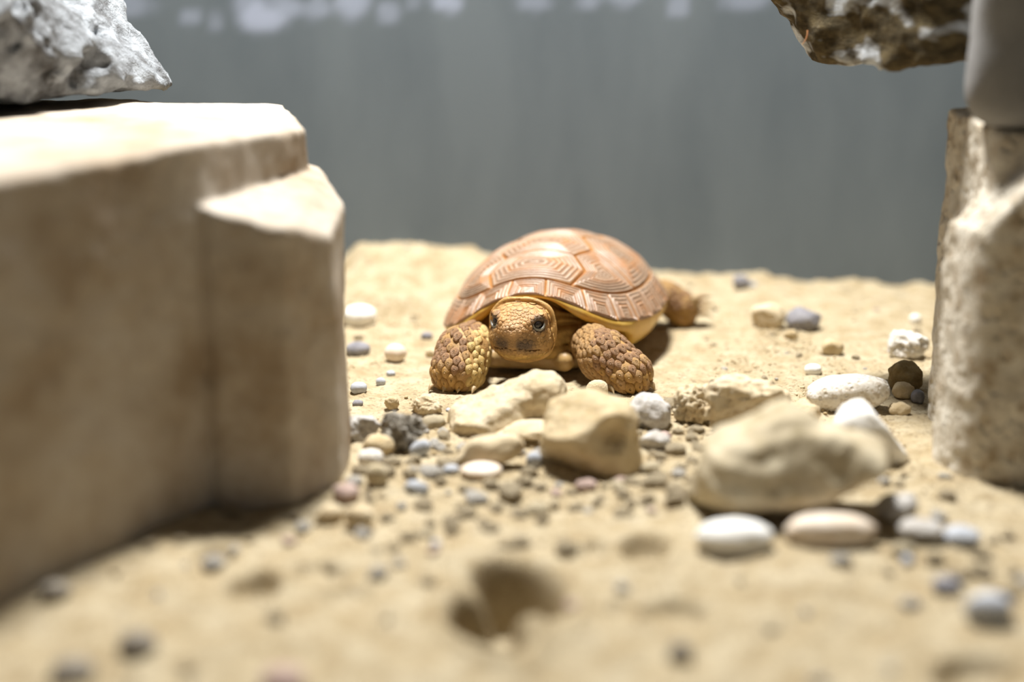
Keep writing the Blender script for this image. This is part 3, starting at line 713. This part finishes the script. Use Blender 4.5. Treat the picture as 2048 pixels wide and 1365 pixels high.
# scutes
m_scute = bpy.data.materials.new('ringed_scute'); m_scute.use_nodes = True
def scute_mat(m):
    nt = m.node_tree; L = nt.links.new; b = nt.nodes['Principled BSDF']
    at = N(nt, 'ShaderNodeAttribute', attribute_name='ring')
    tc = N(nt, 'ShaderNodeTexCoord')
    n1 = N(nt, 'ShaderNodeTexNoise'); n1.inputs['Scale'].default_value = 70; n1.inputs['Detail'].default_value = 4; L(tc.outputs['Object'], n1.inputs['Vector'])
    n2 = N(nt, 'ShaderNodeTexNoise'); n2.inputs['Scale'].default_value = 420; n2.inputs['Detail'].default_value = 4; L(tc.outputs['Object'], n2.inputs['Vector'])
    # radial base colour
    cr = N(nt, 'ShaderNodeValToRGB'); e = cr.color_ramp.elements
    e[0].position = 0.0; e[0].color = (0.20, 0.12, 0.068, 1); e[1].position = 1.0; e[1].color = (0.40, 0.19, 0.055, 1)
    for p, c in ((0.32, (0.24, 0.14, 0.075)), (0.42, (0.31, 0.145, 0.055)), (0.60, (0.26, 0.155, 0.09)), (0.90, (0.28, 0.175, 0.105)), (0.955, (0.34, 0.155, 0.045)), (0.985, (0.38, 0.18, 0.055))):
        x = e.new(p); x.color = (*c, 1)
    wob = N(nt, 'ShaderNodeMath', operation='MULTIPLY_ADD'); wob.inputs[1].default_value = 0.10; L(n1.outputs['Fac'], wob.inputs[0])
    sub = N(nt, 'ShaderNodeMath', operation='SUBTRACT'); L(at.outputs['Fac'], wob.inputs[2]); L(wob.outputs[0], sub.inputs[0]); sub.inputs[1].default_value = 0.05
    L(sub.outputs[0], cr.inputs['Fac'])
    # pale and orange growth lines
    ml = N(nt, 'ShaderNodeMath', operation='MULTIPLY'); ml.inputs[1].default_value = 50.3; L(at.outputs['Fac'], ml.inputs[0])
    sn = N(nt, 'ShaderNodeMath', operation='SINE'); L(ml.outputs[0], sn.inputs[0])
    mr = N(nt, 'ShaderNodeMapRange'); mr.inputs['From Min'].default_value = 0.1; mr.inputs['From Max'].default_value = 1.0; mr.inputs['To Max'].default_value = 0.85; L(sn.outputs[0], mr.inputs['Value'])
    gate = N(nt, 'ShaderNodeMath', operation='MULTIPLY'); L(mr.outputs['Result'], gate.inputs[0]); L(n2.outputs['Fac'], gate.inputs[1])
    mx = N(nt, 'ShaderNodeMix', data_type='RGBA'); L(gate.outputs[0], mx.inputs['Factor']); L(cr.outputs['Color'], mx.inputs['A']); mx.inputs['B'].default_value = (0.66, 0.54, 0.43, 1)
    r3 = N(nt, 'ShaderNodeMapRange'); r3.inputs['From Min'].default_value = 0.52; r3.inputs['From Max'].default_value = 0.70; r3.inputs['To Max'].default_value = 0.6; L(n1.outputs['Fac'], r3.inputs['Value'])
    m2 = N(nt, 'ShaderNodeMix', data_type='RGBA'); L(r3.outputs['Result'], m2.inputs['Factor']); L(mx.outputs['Result'], m2.inputs['A']); m2.inputs['B'].default_value = (0.40, 0.17, 0.055, 1)
    L(m2.outputs['Result'], b.inputs['Base Color'])
    b.inputs['Roughness'].default_value = 0.43; b.inputs['Specular IOR Level'].default_value = 0.40
    bp = N(nt, 'ShaderNodeBump'); bp.inputs['Strength'].default_value = 0.35; bp.inputs['Distance'].default_value = 0.0005
    L(n2.outputs['Fac'], bp.inputs['Height']); L(bp.outputs['Normal'], b.inputs['Normal'])
scute_mat(m_scute)

def line(a, b, n=10):
    t = np.linspace(0, 1, n, endpoint=False)[:, None]; return np.array(a) * (1 - t) + np.array(b) * t
def arc(a0, a1, r, n=20):
    t = np.linspace(a0, a1, n, endpoint=False); return np.stack([r * np.sin(t), r * np.cos(t)], -1)
def pt(a, r): return (r * math.sin(a), r * math.cos(a))
def outline(segs): return np.vstack(segs)
def scute(B, cen=None, bump=0.0011, rings=8.0, lip=False):
    B = np.asarray(B); c = B.mean(0) if cen is None else np.array(cen)
    s = np.concatenate([np.linspace(0.02, 0.93, 76), np.linspace(0.937, 1.0, 10)])
    P = c + s[:, None, None] * (B - c)[None]
    p, q = P[..., 0], P[..., 1]
    S = np.broadcast_to(s[:, None], p.shape)
    base = dome(p, q); nrm = dome_n(p, q)
    wob = 0.035 * fbm(base, 110, 2, 91)
    h = bump * (1 - S ** 3) + 0.00030 * np.sin((S + wob) * 2 * math.pi * rings) * smooth(0.30, 0.42, S) * smooth(0.99, 0.93, S)
    h = h - 0.0002 * smooth(0.36, 0.28, S) + 0.00012 * fbm(base, 400, 2, 93)
    edge = smooth(0.945, 1.0, S) * 0.0014
    if lip:     # marginals keep their full thickness along the outer rim
        edge = edge * smooth(0.999, 0.93, np.sqrt(p * p + q * q))
    V = base + nrm * (h - edge + 0.0003)[..., None]
    V = np.vstack([V.reshape(-1, 3), (dome(c[0:1], c[1:2]) + dome_n(c[0:1], c[1:2]) * (bump + 0.0001))])
    nr, nc = p.shape
    F = grid_faces(nr, nc)
    ci = len(V) - 1
    tri = [(ci, (j + 1) % nc, j) for j in range(nc)]
    me = new_mesh('scute', V, [tuple(f[::-1]) for f in F] + [t[::-1] for t in tri])
    import bmesh
    bm = bmesh.new(); bm.from_mesh(me); bmesh.ops.recalc_face_normals(bm, faces=bm.faces)
    nc_ = Vector(dome_n(c[0:1], c[1:2])[0]); up = sum(f.normal.dot(nc_) for f in bm.faces)
    if up < 0: bmesh.ops.reverse_faces(bm, faces=bm.faces)
    bm.to_mesh(me); bm.free()
    set_float(me, np.append(np.broadcast_to(s[:, None], p.shape).ravel() + 0.6 * wob.ravel(), 0.0), 'ring')
    return link('scute', me, m_scute, carapace)
RM = 0.79
def mir(pts): return [(-x, y) for x, y in pts][::-1]
def poly_v(right):   # vertebral from right-hand points listed front to back
    loop = right + [(-x, y) for x, y in right][::-1]
    return outline([line(loop[i], loop[(i + 1) % len(loop)]) for i in range(len(loop))])
A0 = 0.30
f0 = pt(A0, RM)
scute(outline([arc(-A0, A0, RM, 16), line(f0, (0.31, 0.52)), line((0.31, 0.52), (0.21, 0.38)), line((0.21, 0.38), (-0.21, 0.38)), line((-0.21, 0.38), (-0.31, 0.52)), line((-0.31, 0.52), (-f0[0], f0[1]))]), (0, 0.58))
scute(poly_v([(0.21, 0.38), (0.335, 0.20), (0.23, 0.02)]))
scute(poly_v([(0.23, 0.02), (0.345, -0.14), (0.21, -0.32)]))
scute(poly_v([(0.21, -0.32), (0.285, -0.45), (0.14, -0.58)]))
r0 = pt(2.79, RM)
scute(outline([line((0.14, -0.58), r0), arc(2.79, 2 * math.pi - 2.79, RM, 16), line((-r0[0], r0[1]), (-0.14, -0.58)), line((-0.14, -0.58), (0.14, -0.58))]))
def costal(a0, a1, inner, cen=None):
    seg = [arc(a0, a1, RM, 22)]; ptsl = [pt(a1, RM)] + inner + [pt(a0, RM)]
    seg += [line(ptsl[i], ptsl[i + 1]) for i in range(len(ptsl) - 1)]
    B = outline(seg); scute(B, cen, 0.0016); scute(B * np.array([-1, 1]), None if cen is None else (-cen[0], cen[1]), 0.0016)
costal(A0, 1.15, [(0.335, 0.20), (0.21, 0.38), (0.31, 0.52)], (0.45, 0.46))
costal(1.15, 1.78, [(0.345, -0.14), (0.23, 0.02), (0.335, 0.20)])
costal(1.78, 2.32, [(0.285, -0.45), (0.21, -0.32), (0.345, -0.14)])
costal(2.32, 2.79, [(0.14, -0.58), (0.285, -0.45)])
def marginal(a0, a1):
    B = outline([arc(a0, a1, RM, 14), line(pt(a1, RM), pt(a1, 1.0), 8), arc(a1, a0, 1.0, 14), line(pt(a0, 1.0), pt(a0, RM), 8)])
    am = (a0 + a1) / 2
    scute(B, pt(am, 0.965), 0.0003, 6.0, lip=True)
marginal(-0.085, 0.085)
ma = [0.085, 0.40, 0.70, 0.97, 1.22, 1.46, 1.70, 1.94, 2.18, 2.42, 2.68, 2.93]
for i in range(11):
    marginal(ma[i], ma[i + 1]); marginal(-ma[i + 1], -ma[i])
marginal(2.93, 2 * math.pi - 2.93)

# plastron
def plastron(P):
    x, y, z = P[:, 0], P[:, 1], P[:, 2]
    hw = np.interp(y, [-0.101, -0.090, -0.06, -0.03, 0.05, 0.085], [0.024, 0.026, 0.036, 0.050, 0.050, 0.030])
    hw = np.where(y < -0.098, 0.024, hw)
    d = np.maximum(np.abs(x) - hw, np.maximum(-0.098 - y, y - 0.085))
    zc = 0.0085 + 0.0015 * smooth(-0.08, -0.1, y) - 0.004 * smooth(-0.09, -0.05, y); th = 0.0062
    d = smax(d, np.abs(z - zc) - th + 0.0, 0.009)
    knob = np.minimum(ell(P, (0.0225, -0.0955, 0.0110), (0.0060, 0.0060, 0.0058)), ell(P, (-0.0225, -0.0955, 0.0110), (0.0060, 0.0060, 0.0058)))
    groove = 0.0006 * np.exp(-(x / 0.0009) ** 2)
    return smin(d, knob, 0.004) + groove
P_, Q_ = sdf_mesh(plastron, (-0.062, -0.112, -0.003), (0.062, 0.095, 0.026), 0.0010, 2)
link('plastron', quad_mesh('plastron', P_, Q_), material('yellow_tan_plastron', (0.56, 0.35, 0.12), (0.70, 0.48, 0.24), (0.64, 0.42, 0.17), 70, 0.45, 0.2, 300, spec=0.45, sss=0.1), T)

# body: head, neck, limbs and tail in one continuous skin
HC = np.array([0.0000, -0.1165, 0.0345])
HYAW = math.radians(-5)
def to_head(P):
    q = P - HC
    u = q[:, 0] * math.cos(HYAW) + q[:, 1] * math.sin(HYAW)
    v = -(-q[:, 0] * math.sin(HYAW) + q[:, 1] * math.cos(HYAW))
    return np.stack([u, v, q[:, 2]], -1)       # right, forward, up
def from_head(c):
    u, v, w = c; v = -v
    return np.array([u * math.cos(HYAW) - v * math.sin(HYAW), u * math.sin(HYAW) + v * math.cos(HYAW), w]) + HC
EYE = {s: (s * 0.0124, 0.0094, 0.0056) for s in (-1, 1)}
def head_sdf(h):
    d = ell(h, (0, -0.0045, 0.0022), (0.0176, 0.0195, 0.0138), 2.6)
    d = smin(d, ell(h, (0, 0.0070, 0.0000), (0.0112, 0.0125, 0.0095)), 0.007)
    d = smin(d, ell(h, (0, 0.0115, 0.0030), (0.0066, 0.0085, 0.0042)), 0.004)          # nose
    d = smin(d, ell(h, (0, -0.0015, -0.0080), (0.0182, 0.0160, 0.0092), 2.4), 0.006)   # jaw and cheeks
    d = smin(d, ell(h, (0, 0.0062, -0.0060), (0.0100, 0.0112, 0.0058)), 0.005)         # upper beak
    d = smin(d, ell(h, (0, 0.0050, -0.0115), (0.0104, 0.0102, 0.0050)), 0.003)         # lower beak
    for s in (-1, 1):
        e = EYE[s]
        d = smax(d, -ell(h, (e[0] * 1.06, e[1] + 0.0012, e[2]), (0.0036, 0.0044, 0.0036)), 0.0012)
        # brow ridge, dropping towards the nose
        d = smin(d, cone(h, (s * 0.0146, 0.0062, 0.0098), (s * 0.0072, 0.0135, 0.0066), 0.0020, 0.0019), 0.0028)
        d = smin(d, cone(h, (s * 0.0150, 0.0075, 0.0012), (s * 0.0080, 0.0120, 0.0016), 0.0012, 0.0012), 0.0015)
        d = smax(d, -ell(h, (s * 0.0012, 0.0199, 0.0036), (0.0007, 0.0012, 0.0008)), 0.0004)
    wm = -0.0088 + 0.0012 * np.exp(-((np.abs(h[:, 0]) - 0.0045) / 0.003) ** 2) - 0.05 * np.abs(h[:, 0])
    slit = np.maximum(np.abs(h[:, 2] - wm) - 0.00022, np.maximum(0.003 - h[:, 1], -d - 0.0012))
    d = smax(d, -slit, 0.0008)
    beak = ell(h, (0, 0.0160, -0.0078), (0.0017, 0.0016, 0.0017))
    return smin(d, beak, 0.001)
def collar_sdf(h):
    a, b, p = 0.0194, 0.0181, 2.6
    v0 = 0.0012 - 0.10 * h[:, 2] - 0.10 * np.abs(h[:, 0])
    gg = ((np.abs(h[:, 0] - 0.0002) / a) ** p + (np.abs(h[:, 2] + 0.0003) / b) ** p) ** (1 / p)
    d2 = (gg - 1) * b
    return np.sqrt(d2 ** 2 + (h[:, 1] - v0) ** 2) - (0.00140 + 0.0002 * np.sin(gg * 0 + 9 * np.arctan2(h[:, 0], h[:, 2])))
LEGS = {   # joints and radii
    'fl': [((-0.034, -0.066, 0.022), 0.009), ((-0.0345, -0.102, 0.0210), 0.0105), ((-0.0350, -0.118, 0.0185), 0.0148), ((-0.0360, -0.127, 0.0100), 0.0155)],
    'fr': [((0.032, -0.064, 0.022), 0.009), ((0.0385, -0.094, 0.0215), 0.0105), ((0.0480, -0.107, 0.0180), 0.0140), ((0.0620, -0.1115, 0.0090), 0.0142)],
    'hr': [((0.050, 0.050, 0.022), 0.011), ((0.066, 0.062, 0.020), 0.0105), ((0.0755, 0.064, 0.0135), 0.0105), ((0.078, 0.064, 0.008), 0.0095)],
    'hl': [((-0.050, 0.050, 0.022), 0.011), ((-0.062, 0.064, 0.018), 0.0105), ((-0.066, 0.064, 0.008), 0.0095)]}
def leg_sdf(P, key):
    J = LEGS[key]; d = None
    for (a, ra_), (b, rb_) in zip(J[:-1], J[1:]):
        c = cone(P, a, b, ra_, rb_); d = c if d is None else smin(d, c, 0.004)
    d = smax(d, 0.0004 - P[:, 2], 0.003)
    return d
def body_sdf(P):
    d = ell(P, (0, 0.0, 0.034), (0.052, 0.076, 0.022))
    d = smin(d, cone(P, (0, -0.055, 0.034), (0.0, -0.098, 0.0335), 0.016, 0.0160), 0.008)
    # slack skin folds around the neck and shoulders
    for s in (-1, 1):
        d = smin(d, cone(P, (s * 0.014, -0.092, 0.024), (s * 0.034, -0.074, 0.026), 0.0050, 0.007), 0.003)
        d = smin(d, cone(P, (s * 0.012, -0.096, 0.016), (s * 0.034, -0.084, 0.015), 0.0040, 0.005), 0.002)
        d = smin(d, cone(P, (s * 0.016, -0.084, 0.034), (s * 0.040, -0.062, 0.028), 0.0040, 0.005), 0.003)
    d = d + 0.0007 * np.sin(P[:, 2] * 900 + 14 * fbm(P, 45, 1, 2)) * smooth(-0.115, -0.09, P[:, 1])
    for k in LEGS: d = smin(d, leg_sdf(P, k), 0.005)
    d = smin(d, cone(P, (0, 0.075, 0.02), (0.004, 0.100, 0.008), 0.007, 0.003), 0.004)
    h = to_head(P)
    d = smin(d, collar_sdf(h), 0.0012)
    return smin(d, head_sdf(h), 0.0010)
P_, Q_ = sdf_mesh(body_sdf, (-0.092, -0.150, -0.004), (0.100, 0.112, 0.068), 0.00075, 1)
h = to_head(P_)
hd = head_sdf(h); cd = collar_sdf(h)
skin = np.tile(np.array([0.58, 0.37, 0.11]), (len(P_), 1))
def blend(base, c, w): return base * (1 - w[:, None]) + np.array(c) * w[:, None]
# neck and shoulders: brownish yellow; limbs amber brown
legd = np.min([leg_sdf(P_, k) for k in ('fl', 'fr')], 0)
skin = blend(skin, (0.50, 0.30, 0.11), smooth(0.003, 0.0, legd) * smooth(-0.085, -0.10, P_[:, 1]))
hw = smooth(0.0012, 0.0, hd)
topw = smooth(-0.004, 0.006, h[:, 2])
headc = blend(np.tile(np.array([0.47, 0.28, 0.10]), (len(P_), 1)), (0.52, 0.29, 0.11), topw)
nw = np.exp(-((h[:, 0]) / 0.0065) ** 2 - ((h[:, 2] - 0.004) / 0.0035) ** 2) * smooth(0.008, 0.014, h[:, 1])
headc = blend(headc, (0.64, 0.43, 0.25), nw)
# dusky muzzle
mz = np.exp(-(np.maximum(np.abs(h[:, 0]) - 0.009, 0) / 0.004) ** 2 - ((h[:, 2] + 0.0055) / 0.0048) ** 2) * smooth(0.000, 0.009, h[:, 1])
mz = mz * (0.35 + 0.65 * smooth(0.0012, 0.0040, np.abs(h[:, 0])))
headc = blend(headc, (0.12, 0.078, 0.05), np.clip(1.05 * mz, 0, 1))
for s in (-1, 1):
    e = EYE[s]; r = np.linalg.norm((h - np.array(e)) / np.array([1, 1.1, 1]), axis=1)
    headc = blend(headc, (0.12, 0.085, 0.06), 0.9 * smooth(0.0066, 0.0046, r))
chin = smooth(-0.011, -0.014, h[:, 2]); headc = blend(headc, (0.58, 0.38, 0.11), 0.7 * chin)
skin = skin * (1 - hw[:, None]) + headc * hw[:, None]
cw = smooth(0.0008, 0.0, cd) * (1 - smooth(0.0006, 0.0, hd))
skin = blend(skin, (0.60, 0.36, 0.12), cw)
body_me = quad_mesh('body', P_, Q_); set_col(body_me, skin, 'tint')
m_skin = material('tortoise_skin', (0.80, 0.78, 0.76), (1.15, 1.12, 1.10), None, 260, 0.55, 0.5, 900, attr='tint', spec=0.4, sss=0.06, pits=620, bump_dist=0.0005)
body = link('body', body_me, m_skin, T)

# eyes and eyelids
m_eye = material('dark_eye', (0.012, 0.009, 0.008), (0.02, 0.014, 0.01), None, 50, 0.12, 0.0, 100, spec=0.6)
m_lid = material('pale_grey_eyelid', (0.26, 0.25, 0.22), (0.46, 0.45, 0.40), None, 500, 0.5, 0.2, 900, spec=0.4)
for s in (-1, 1):
    e = np.array(EYE[s])
    D, F = ICO[3]
    R = Matrix.Rotation(HYAW, 3, 'Z')
    V = D * np.array([0.0026, 0.0034, 0.0027])
    V = np.array([from_head(e * np.array([0.985, 1, 1]) + np.array([v[0], v[1] * 1.0, v[2]])) for v in V])
    o = link('eye', quad_mesh('eye', V, F), m_eye, body); o['label'] = 'dark glossy eye'
    # lower lid: crescent of pale skin hugging the eye
    n_out = np.array([s * 0.62, 0.76, 0.05]); n_out /= np.linalg.norm(n_out)
    ax1 = np.cross(n_out, [0, 0, 1]); ax1 /= np.linalg.norm(ax1); ax2 = np.cross(ax1, n_out)
    if ax2[2] < 0: ax2 = -ax2
    th = np.linspace(math.radians(170), math.radians(375), 22); ring = []
    for i, t in enumerate(th):
        rr = 0.00095 * (0.35 + 0.65 * math.sin(math.pi * i / 21)); 
        c = e + n_out * (0.0022 - 0.0004) + ax1 * 0.0035 * math.cos(t) + ax2 * 0.0029 * math.sin(t)
        rad = ax1 * math.cos(t) + ax2 * math.sin(t)
        ring.append([from_head(c + rr * (rad * math.cos(a) + 0.8 * n_out * math.sin(a))) for a in np.linspace(0, 2 * math.pi, 10, endpoint=False)])
    V = np.array(ring).reshape(-1, 3)
    o = link('eyelid', quad_mesh('eyelid', V, grid_faces(22, 10)), m_lid, body); o['label'] = 'pale grey lower eyelid'

# scale templates: a lifted tongue of horn
def scale_mesh(name, mat, tip=0.25, seed=0):
    nr, nc = 6, 16; V = []
    for i in range(nr):
        s = (i + 1) / nr
        for j in range(nc):
            a = 2 * math.pi * j / nc
            c, e = math.cos(a), math.sin(a)        # c across, e along
            wd = 0.5 * (1 - tip * max(0, e) ** 2)
            ex = 0.5 * e * (1 + 0.3 * max(0, e))
            hgt = (1 - s ** 2.6) * 0.34 + 0.20 * (ex * s + 0.4)
            if i == nr - 1: hgt = -0.30
            V.append((wd * c * (s if i < nr - 1 else 0.96), ex * (s if i < nr - 1 else 0.96), hgt))
    V.append((0, 0, 0.34 + 0.08))
    F = [tuple(f[::-1]) for f in grid_faces(nr, nc)] + [(len(V) - 1, j, (j + 1) % nc) for j in range(nc)]
    V = np.array(V); V = V + 0.03 * vnoise(V * 3 + seed, seed)[:, None]
    me = new_mesh(name, V, F); me.materials.append(mat)
    return me
m_sc = [material('leg_scale_mauve', (0.28, 0.14, 0.058), (0.45, 0.255, 0.12), None, 2.2, 0.5, 0.4, 9, spec=0.45, bump_dist=0.05),
        material('leg_scale_tan', (0.42, 0.225, 0.07), (0.58, 0.355, 0.145), None, 2.2, 0.5, 0.4, 9, spec=0.45, bump_dist=0.05),
        material('leg_scale_yellow', (0.62, 0.40, 0.12), (0.74, 0.54, 0.22), None, 2.2, 0.5, 0.3, 9, spec=0.45, bump_dist=0.05),
        material('leg_scale_amber', (0.36, 0.185, 0.04), (0.54, 0.31, 0.085), None, 2.2, 0.45, 0.3, 9, spec=0.45, bump_dist=0.05)]
SC = [[scale_mesh('leg_scale', m, t, k) for k, t in enumerate((0.15, 0.35, 0.5))] for m in m_sc]
rs = random.Random(9)
def put_scale(P, n, down, ln, wd, th, mi, name='leg_scale', lift=0.0):
    n = n / np.linalg.norm(n); e = down - n * (down @ n); e /= np.linalg.norm(e); c = np.cross(e, n)
    Mx = Matrix(((c[0], e[0], n[0], P[0]), (c[1], e[1], n[1], P[1]), (c[2], e[2], n[2], P[2]), (0, 0, 0, 1)))
    o = bpy.data.objects.new(name, SC[mi][rs.randrange(3)]); C.objects.link(o); o.parent = body
    o.matrix_local = Mx @ Matrix.Rotation(lift, 4, 'X') @ Matrix.Diagonal((wd, ln, th, 1))
    return o
def grads(X, f):
    e = 4e-4; g = np.stack([f(X + np.eye(3)[i] * e) - f(X - np.eye(3)[i] * e) for i in range(3)], -1)
    return g / np.linalg.norm(g, axis=1)[:, None]
def leg_scales(key, inner, ymax, s_up=0.0058, s_low=0.0062, zmin=0.0015):
    J = [np.array(j[0]) for j in LEGS[key]]
    ld = leg_sdf(P_, key)
    k = (ld < 0.0012) & (P_[:, 2] > zmin) & (P_[:, 1] < ymax) & (hd > 0.003) & (cd > 0.0018)
    X = P_[k]; G = grads(X, lambda q: leg_sdf(q, key))
    kk = (G[:, 1] < 0.55) & (G[:, 2] > -0.8); X = X[kk]; G = G[kk]
    # distance down the limb gives the rows
    A, Bv = J[1], J[-1] + np.array([0, 0, -0.006]); ax = (Bv - A) / np.linalg.norm(Bv - A)
    t = (X - A) @ ax
    order = np.lexsort((np.arctan2(X[:, 0] - J[2][0], -(X[:, 1] - J[2][1])), np.round(t / 0.0036)))
    acc = np.zeros((0, 4))
    for i in order:
        P, n = X[i], G[i]
        low = float(smooth(0.016, 0.008, P[2])); size = (s_up * (1 - low) + s_low * low) * (0.9 + 0.2 * abs(math.sin(i * 12.9898)))
        side = (P[0] - J[2][0]) * inner
        if side > 0.004: size *= 0.86
        if len(acc) and (np.linalg.norm(acc[:, :3] - P, axis=1) < 0.40 * (size + acc[:, 3])).any(): continue
        acc = np.vstack([acc, [*P, size]])
        dn = ax * 0.8 + np.array([0, 0, -0.5])
        if side > 0.007 and key == 'fl': mi = 2
        elif side > 0.007: mi = 1
        elif P[2] < 0.013: mi = rs.choice((3, 3, 1))
        else: mi = rs.choice((0, 0, 1))
        put_scale(P - n * 0.0003, n, dn, size * 1.22, size * 1.02, size * 0.80, mi, lift=-0.08)
leg_scales('fl', +1, -0.092); leg_scales('fr', -1, -0.084); leg_scales('hr', -1, 0.10, 0.0048, 0.005, 0.002)
put_scale(np.array([-0.0215, -0.131, 0.0165]), np.array([0.5, -0.8, 0.1]), np.array([0.15, 0, -1.0]), 0.0088, 0.0042, 0.004, 2, 'spur_scale')
put_scale(np.array([-0.0245, -0.135, 0.0105]), np.array([0.3, -0.9, 0.1]), np.array([0.1, 0, -1.0]), 0.0080, 0.0042, 0.004, 2, 'spur_scale')
put_scale(np.array([0.0400, -0.1120, 0.0140]), np.array([-0.6, -0.8, 0.1]), np.array([0.05, 0, -1.0]), 0.0095, 0.0036, 0.004, 2, 'spur_scale')
put_scale(np.array([0.0480, -0.1190, 0.0070]), np.array([-0.2, -0.9, -0.1]), np.array([0.6, 0, -0.8]), 0.0070, 0.0036, 0.004, 2, 'spur_scale')

# claws
def claw(a, b, r):
    a = np.array(a); b = np.array(b); d = b - a; l = np.linalg.norm(d); d /= l
    x = np.cross(d, [0, 0, 1.0]); x /= np.linalg.norm(x); y = np.cross(x, d)
    V = []
    for i in range(6):
        t = i / 5; c = a + d * l * t + np.array([0, 0, 0.12 * l * math.sin(math.pi * t)]); rr = r * (1 - t ** 1.6) + 1e-5
        V += [c + rr * (x * math.cos(q) + y * math.sin(q)) for q in np.linspace(0, 2 * math.pi, 8, endpoint=False)]
    return link('claw', quad_mesh('claw', np.array(V), grid_faces(6, 8)), m_claw, body)
m_claw = material('horn_claw', (0.38, 0.25, 0.12), (0.54, 0.40, 0.22), None, 300, 0.5, 0.2, 600, spec=0.4)
for k in range(4):
    x = -0.049 + 0.0085 * k
    claw((x, -0.139, 0.0032), (x * 1.02, -0.1440, 0.0004), 0.0016)
    x = 0.054 + 0.0075 * k
    claw((x, -0.1225 + 0.003 * k, 0.0045), (x + 0.003, -0.128 + 0.004 * k, 0.0008), 0.0020)
    claw((0.0855, 0.056 + 0.004 * k, 0.020 - 0.0040 * k), (0.1010, 0.053 + 0.005 * k, 0.0235 - 0.0062 * k), 0.0026)

# snout and crown scales: fine relief, joined
def head_scales():
    D, F = ICO[2]
    r = np.random.RandomState(4); Vs = []; Fs = []; acc = []
    k = 0
    sel = np.nonzero((hd < 0.0006) & (h[:, 2] > -0.015) & (h[:, 1] > -0.010))[0]
    r.shuffle(sel); hp = h[sel]; hc = skin[sel]; cols = []
    okm = np.ones(len(hp), bool)
    for sgn in (-1, 1):
        okm &= np.linalg.norm(hp - np.array(EYE[sgn]), axis=1) > 0.0052
        okm &= np.linalg.norm(hp - np.array([sgn * 0.0012, 0.0195, 0.0036]), axis=1) > 0.0016
    okm &= ~((np.abs(hp[:, 2] + 0.0086) < 0.0014) & (hp[:, 1] > 0.0025))
    okm &= ~((np.abs(hp[:, 0]) < 0.0045) & (hp[:, 2] < 0.001) & (hp[:, 2] > -0.009))
    hp = hp[okm]; hc = hc[okm]; G = grads(hp, head_sdf)
    acc = np.zeros((0, 4))
    for p, g, cl in zip(hp, G, hc):
        s = 0.00125 if p[1] > 0.010 else (0.0021 if p[2] > 0.004 else 0.0016)
        s *= r.uniform(0.8, 1.2)
        if len(acc) and (np.linalg.norm(acc[:, :3] - p, axis=1) < 0.80 * (s + acc[:, 3])).any(): continue
        acc = np.vstack([acc, [*p, s]])
        t = np.cross(g, [1, 0, 0.1]); t /= np.linalg.norm(t); b = np.cross(g, t)
        V = p + s * (D[:, :1] * t + D[:, 1:2] * b) + ((0.26 if p[1] > 0.010 else 0.14) if p[2] > 0.001 else 0.10) * s * D[:, 2:] * g
        v2 = -V[:, 1]
        Vs.append(np.stack([V[:, 0] * math.cos(HYAW) - v2 * math.sin(HYAW), V[:, 0] * math.sin(HYAW) + v2 * math.cos(HYAW), V[:, 2]], -1) + HC)
        Fs.append(F + k * len(D)); k += 1; cols.append(np.tile(np.clip(cl * r.uniform(0.95, 1.25), 0, 1), (len(D), 1)))
    me = quad_mesh('head_scales', np.vstack(Vs), np.vstack(Fs)); set_col(me, np.vstack(cols), 'tint')
    o = link('head_scales', me, m_skin, body)
    o['kind'] = 'stuff'
head_scales()

# dry stalk caught on the mossy slab
def stalk():
    a = np.array([0.1605, 0.790, 0.207]); V = []
    for i in range(6):
        t = i / 5; c = a + np.array([-0.0035 * t + 0.001 * math.sin(3 * t), -0.004 * t, -0.0075 * t]); r = 0.0006 * (1 - 0.7 * t)
        V += [c + np.array([r * math.cos(q), r * math.sin(q), 0]) for q in np.linspace(0, 2 * math.pi, 6, endpoint=False)]
    me = quad_mesh('dry_stalk', np.array(V) - a, grid_faces(6, 6))
    tag(link('dry_stalk', me, material('rust_stalk', (0.35, 0.13, 0.04), (0.45, 0.2, 0.07), None, 300, 0.8, 0.1, 300), loc=tuple(a)), 'tiny rust-coloured dry stalk hanging from the mossy slab', 'stalk')
stalk()
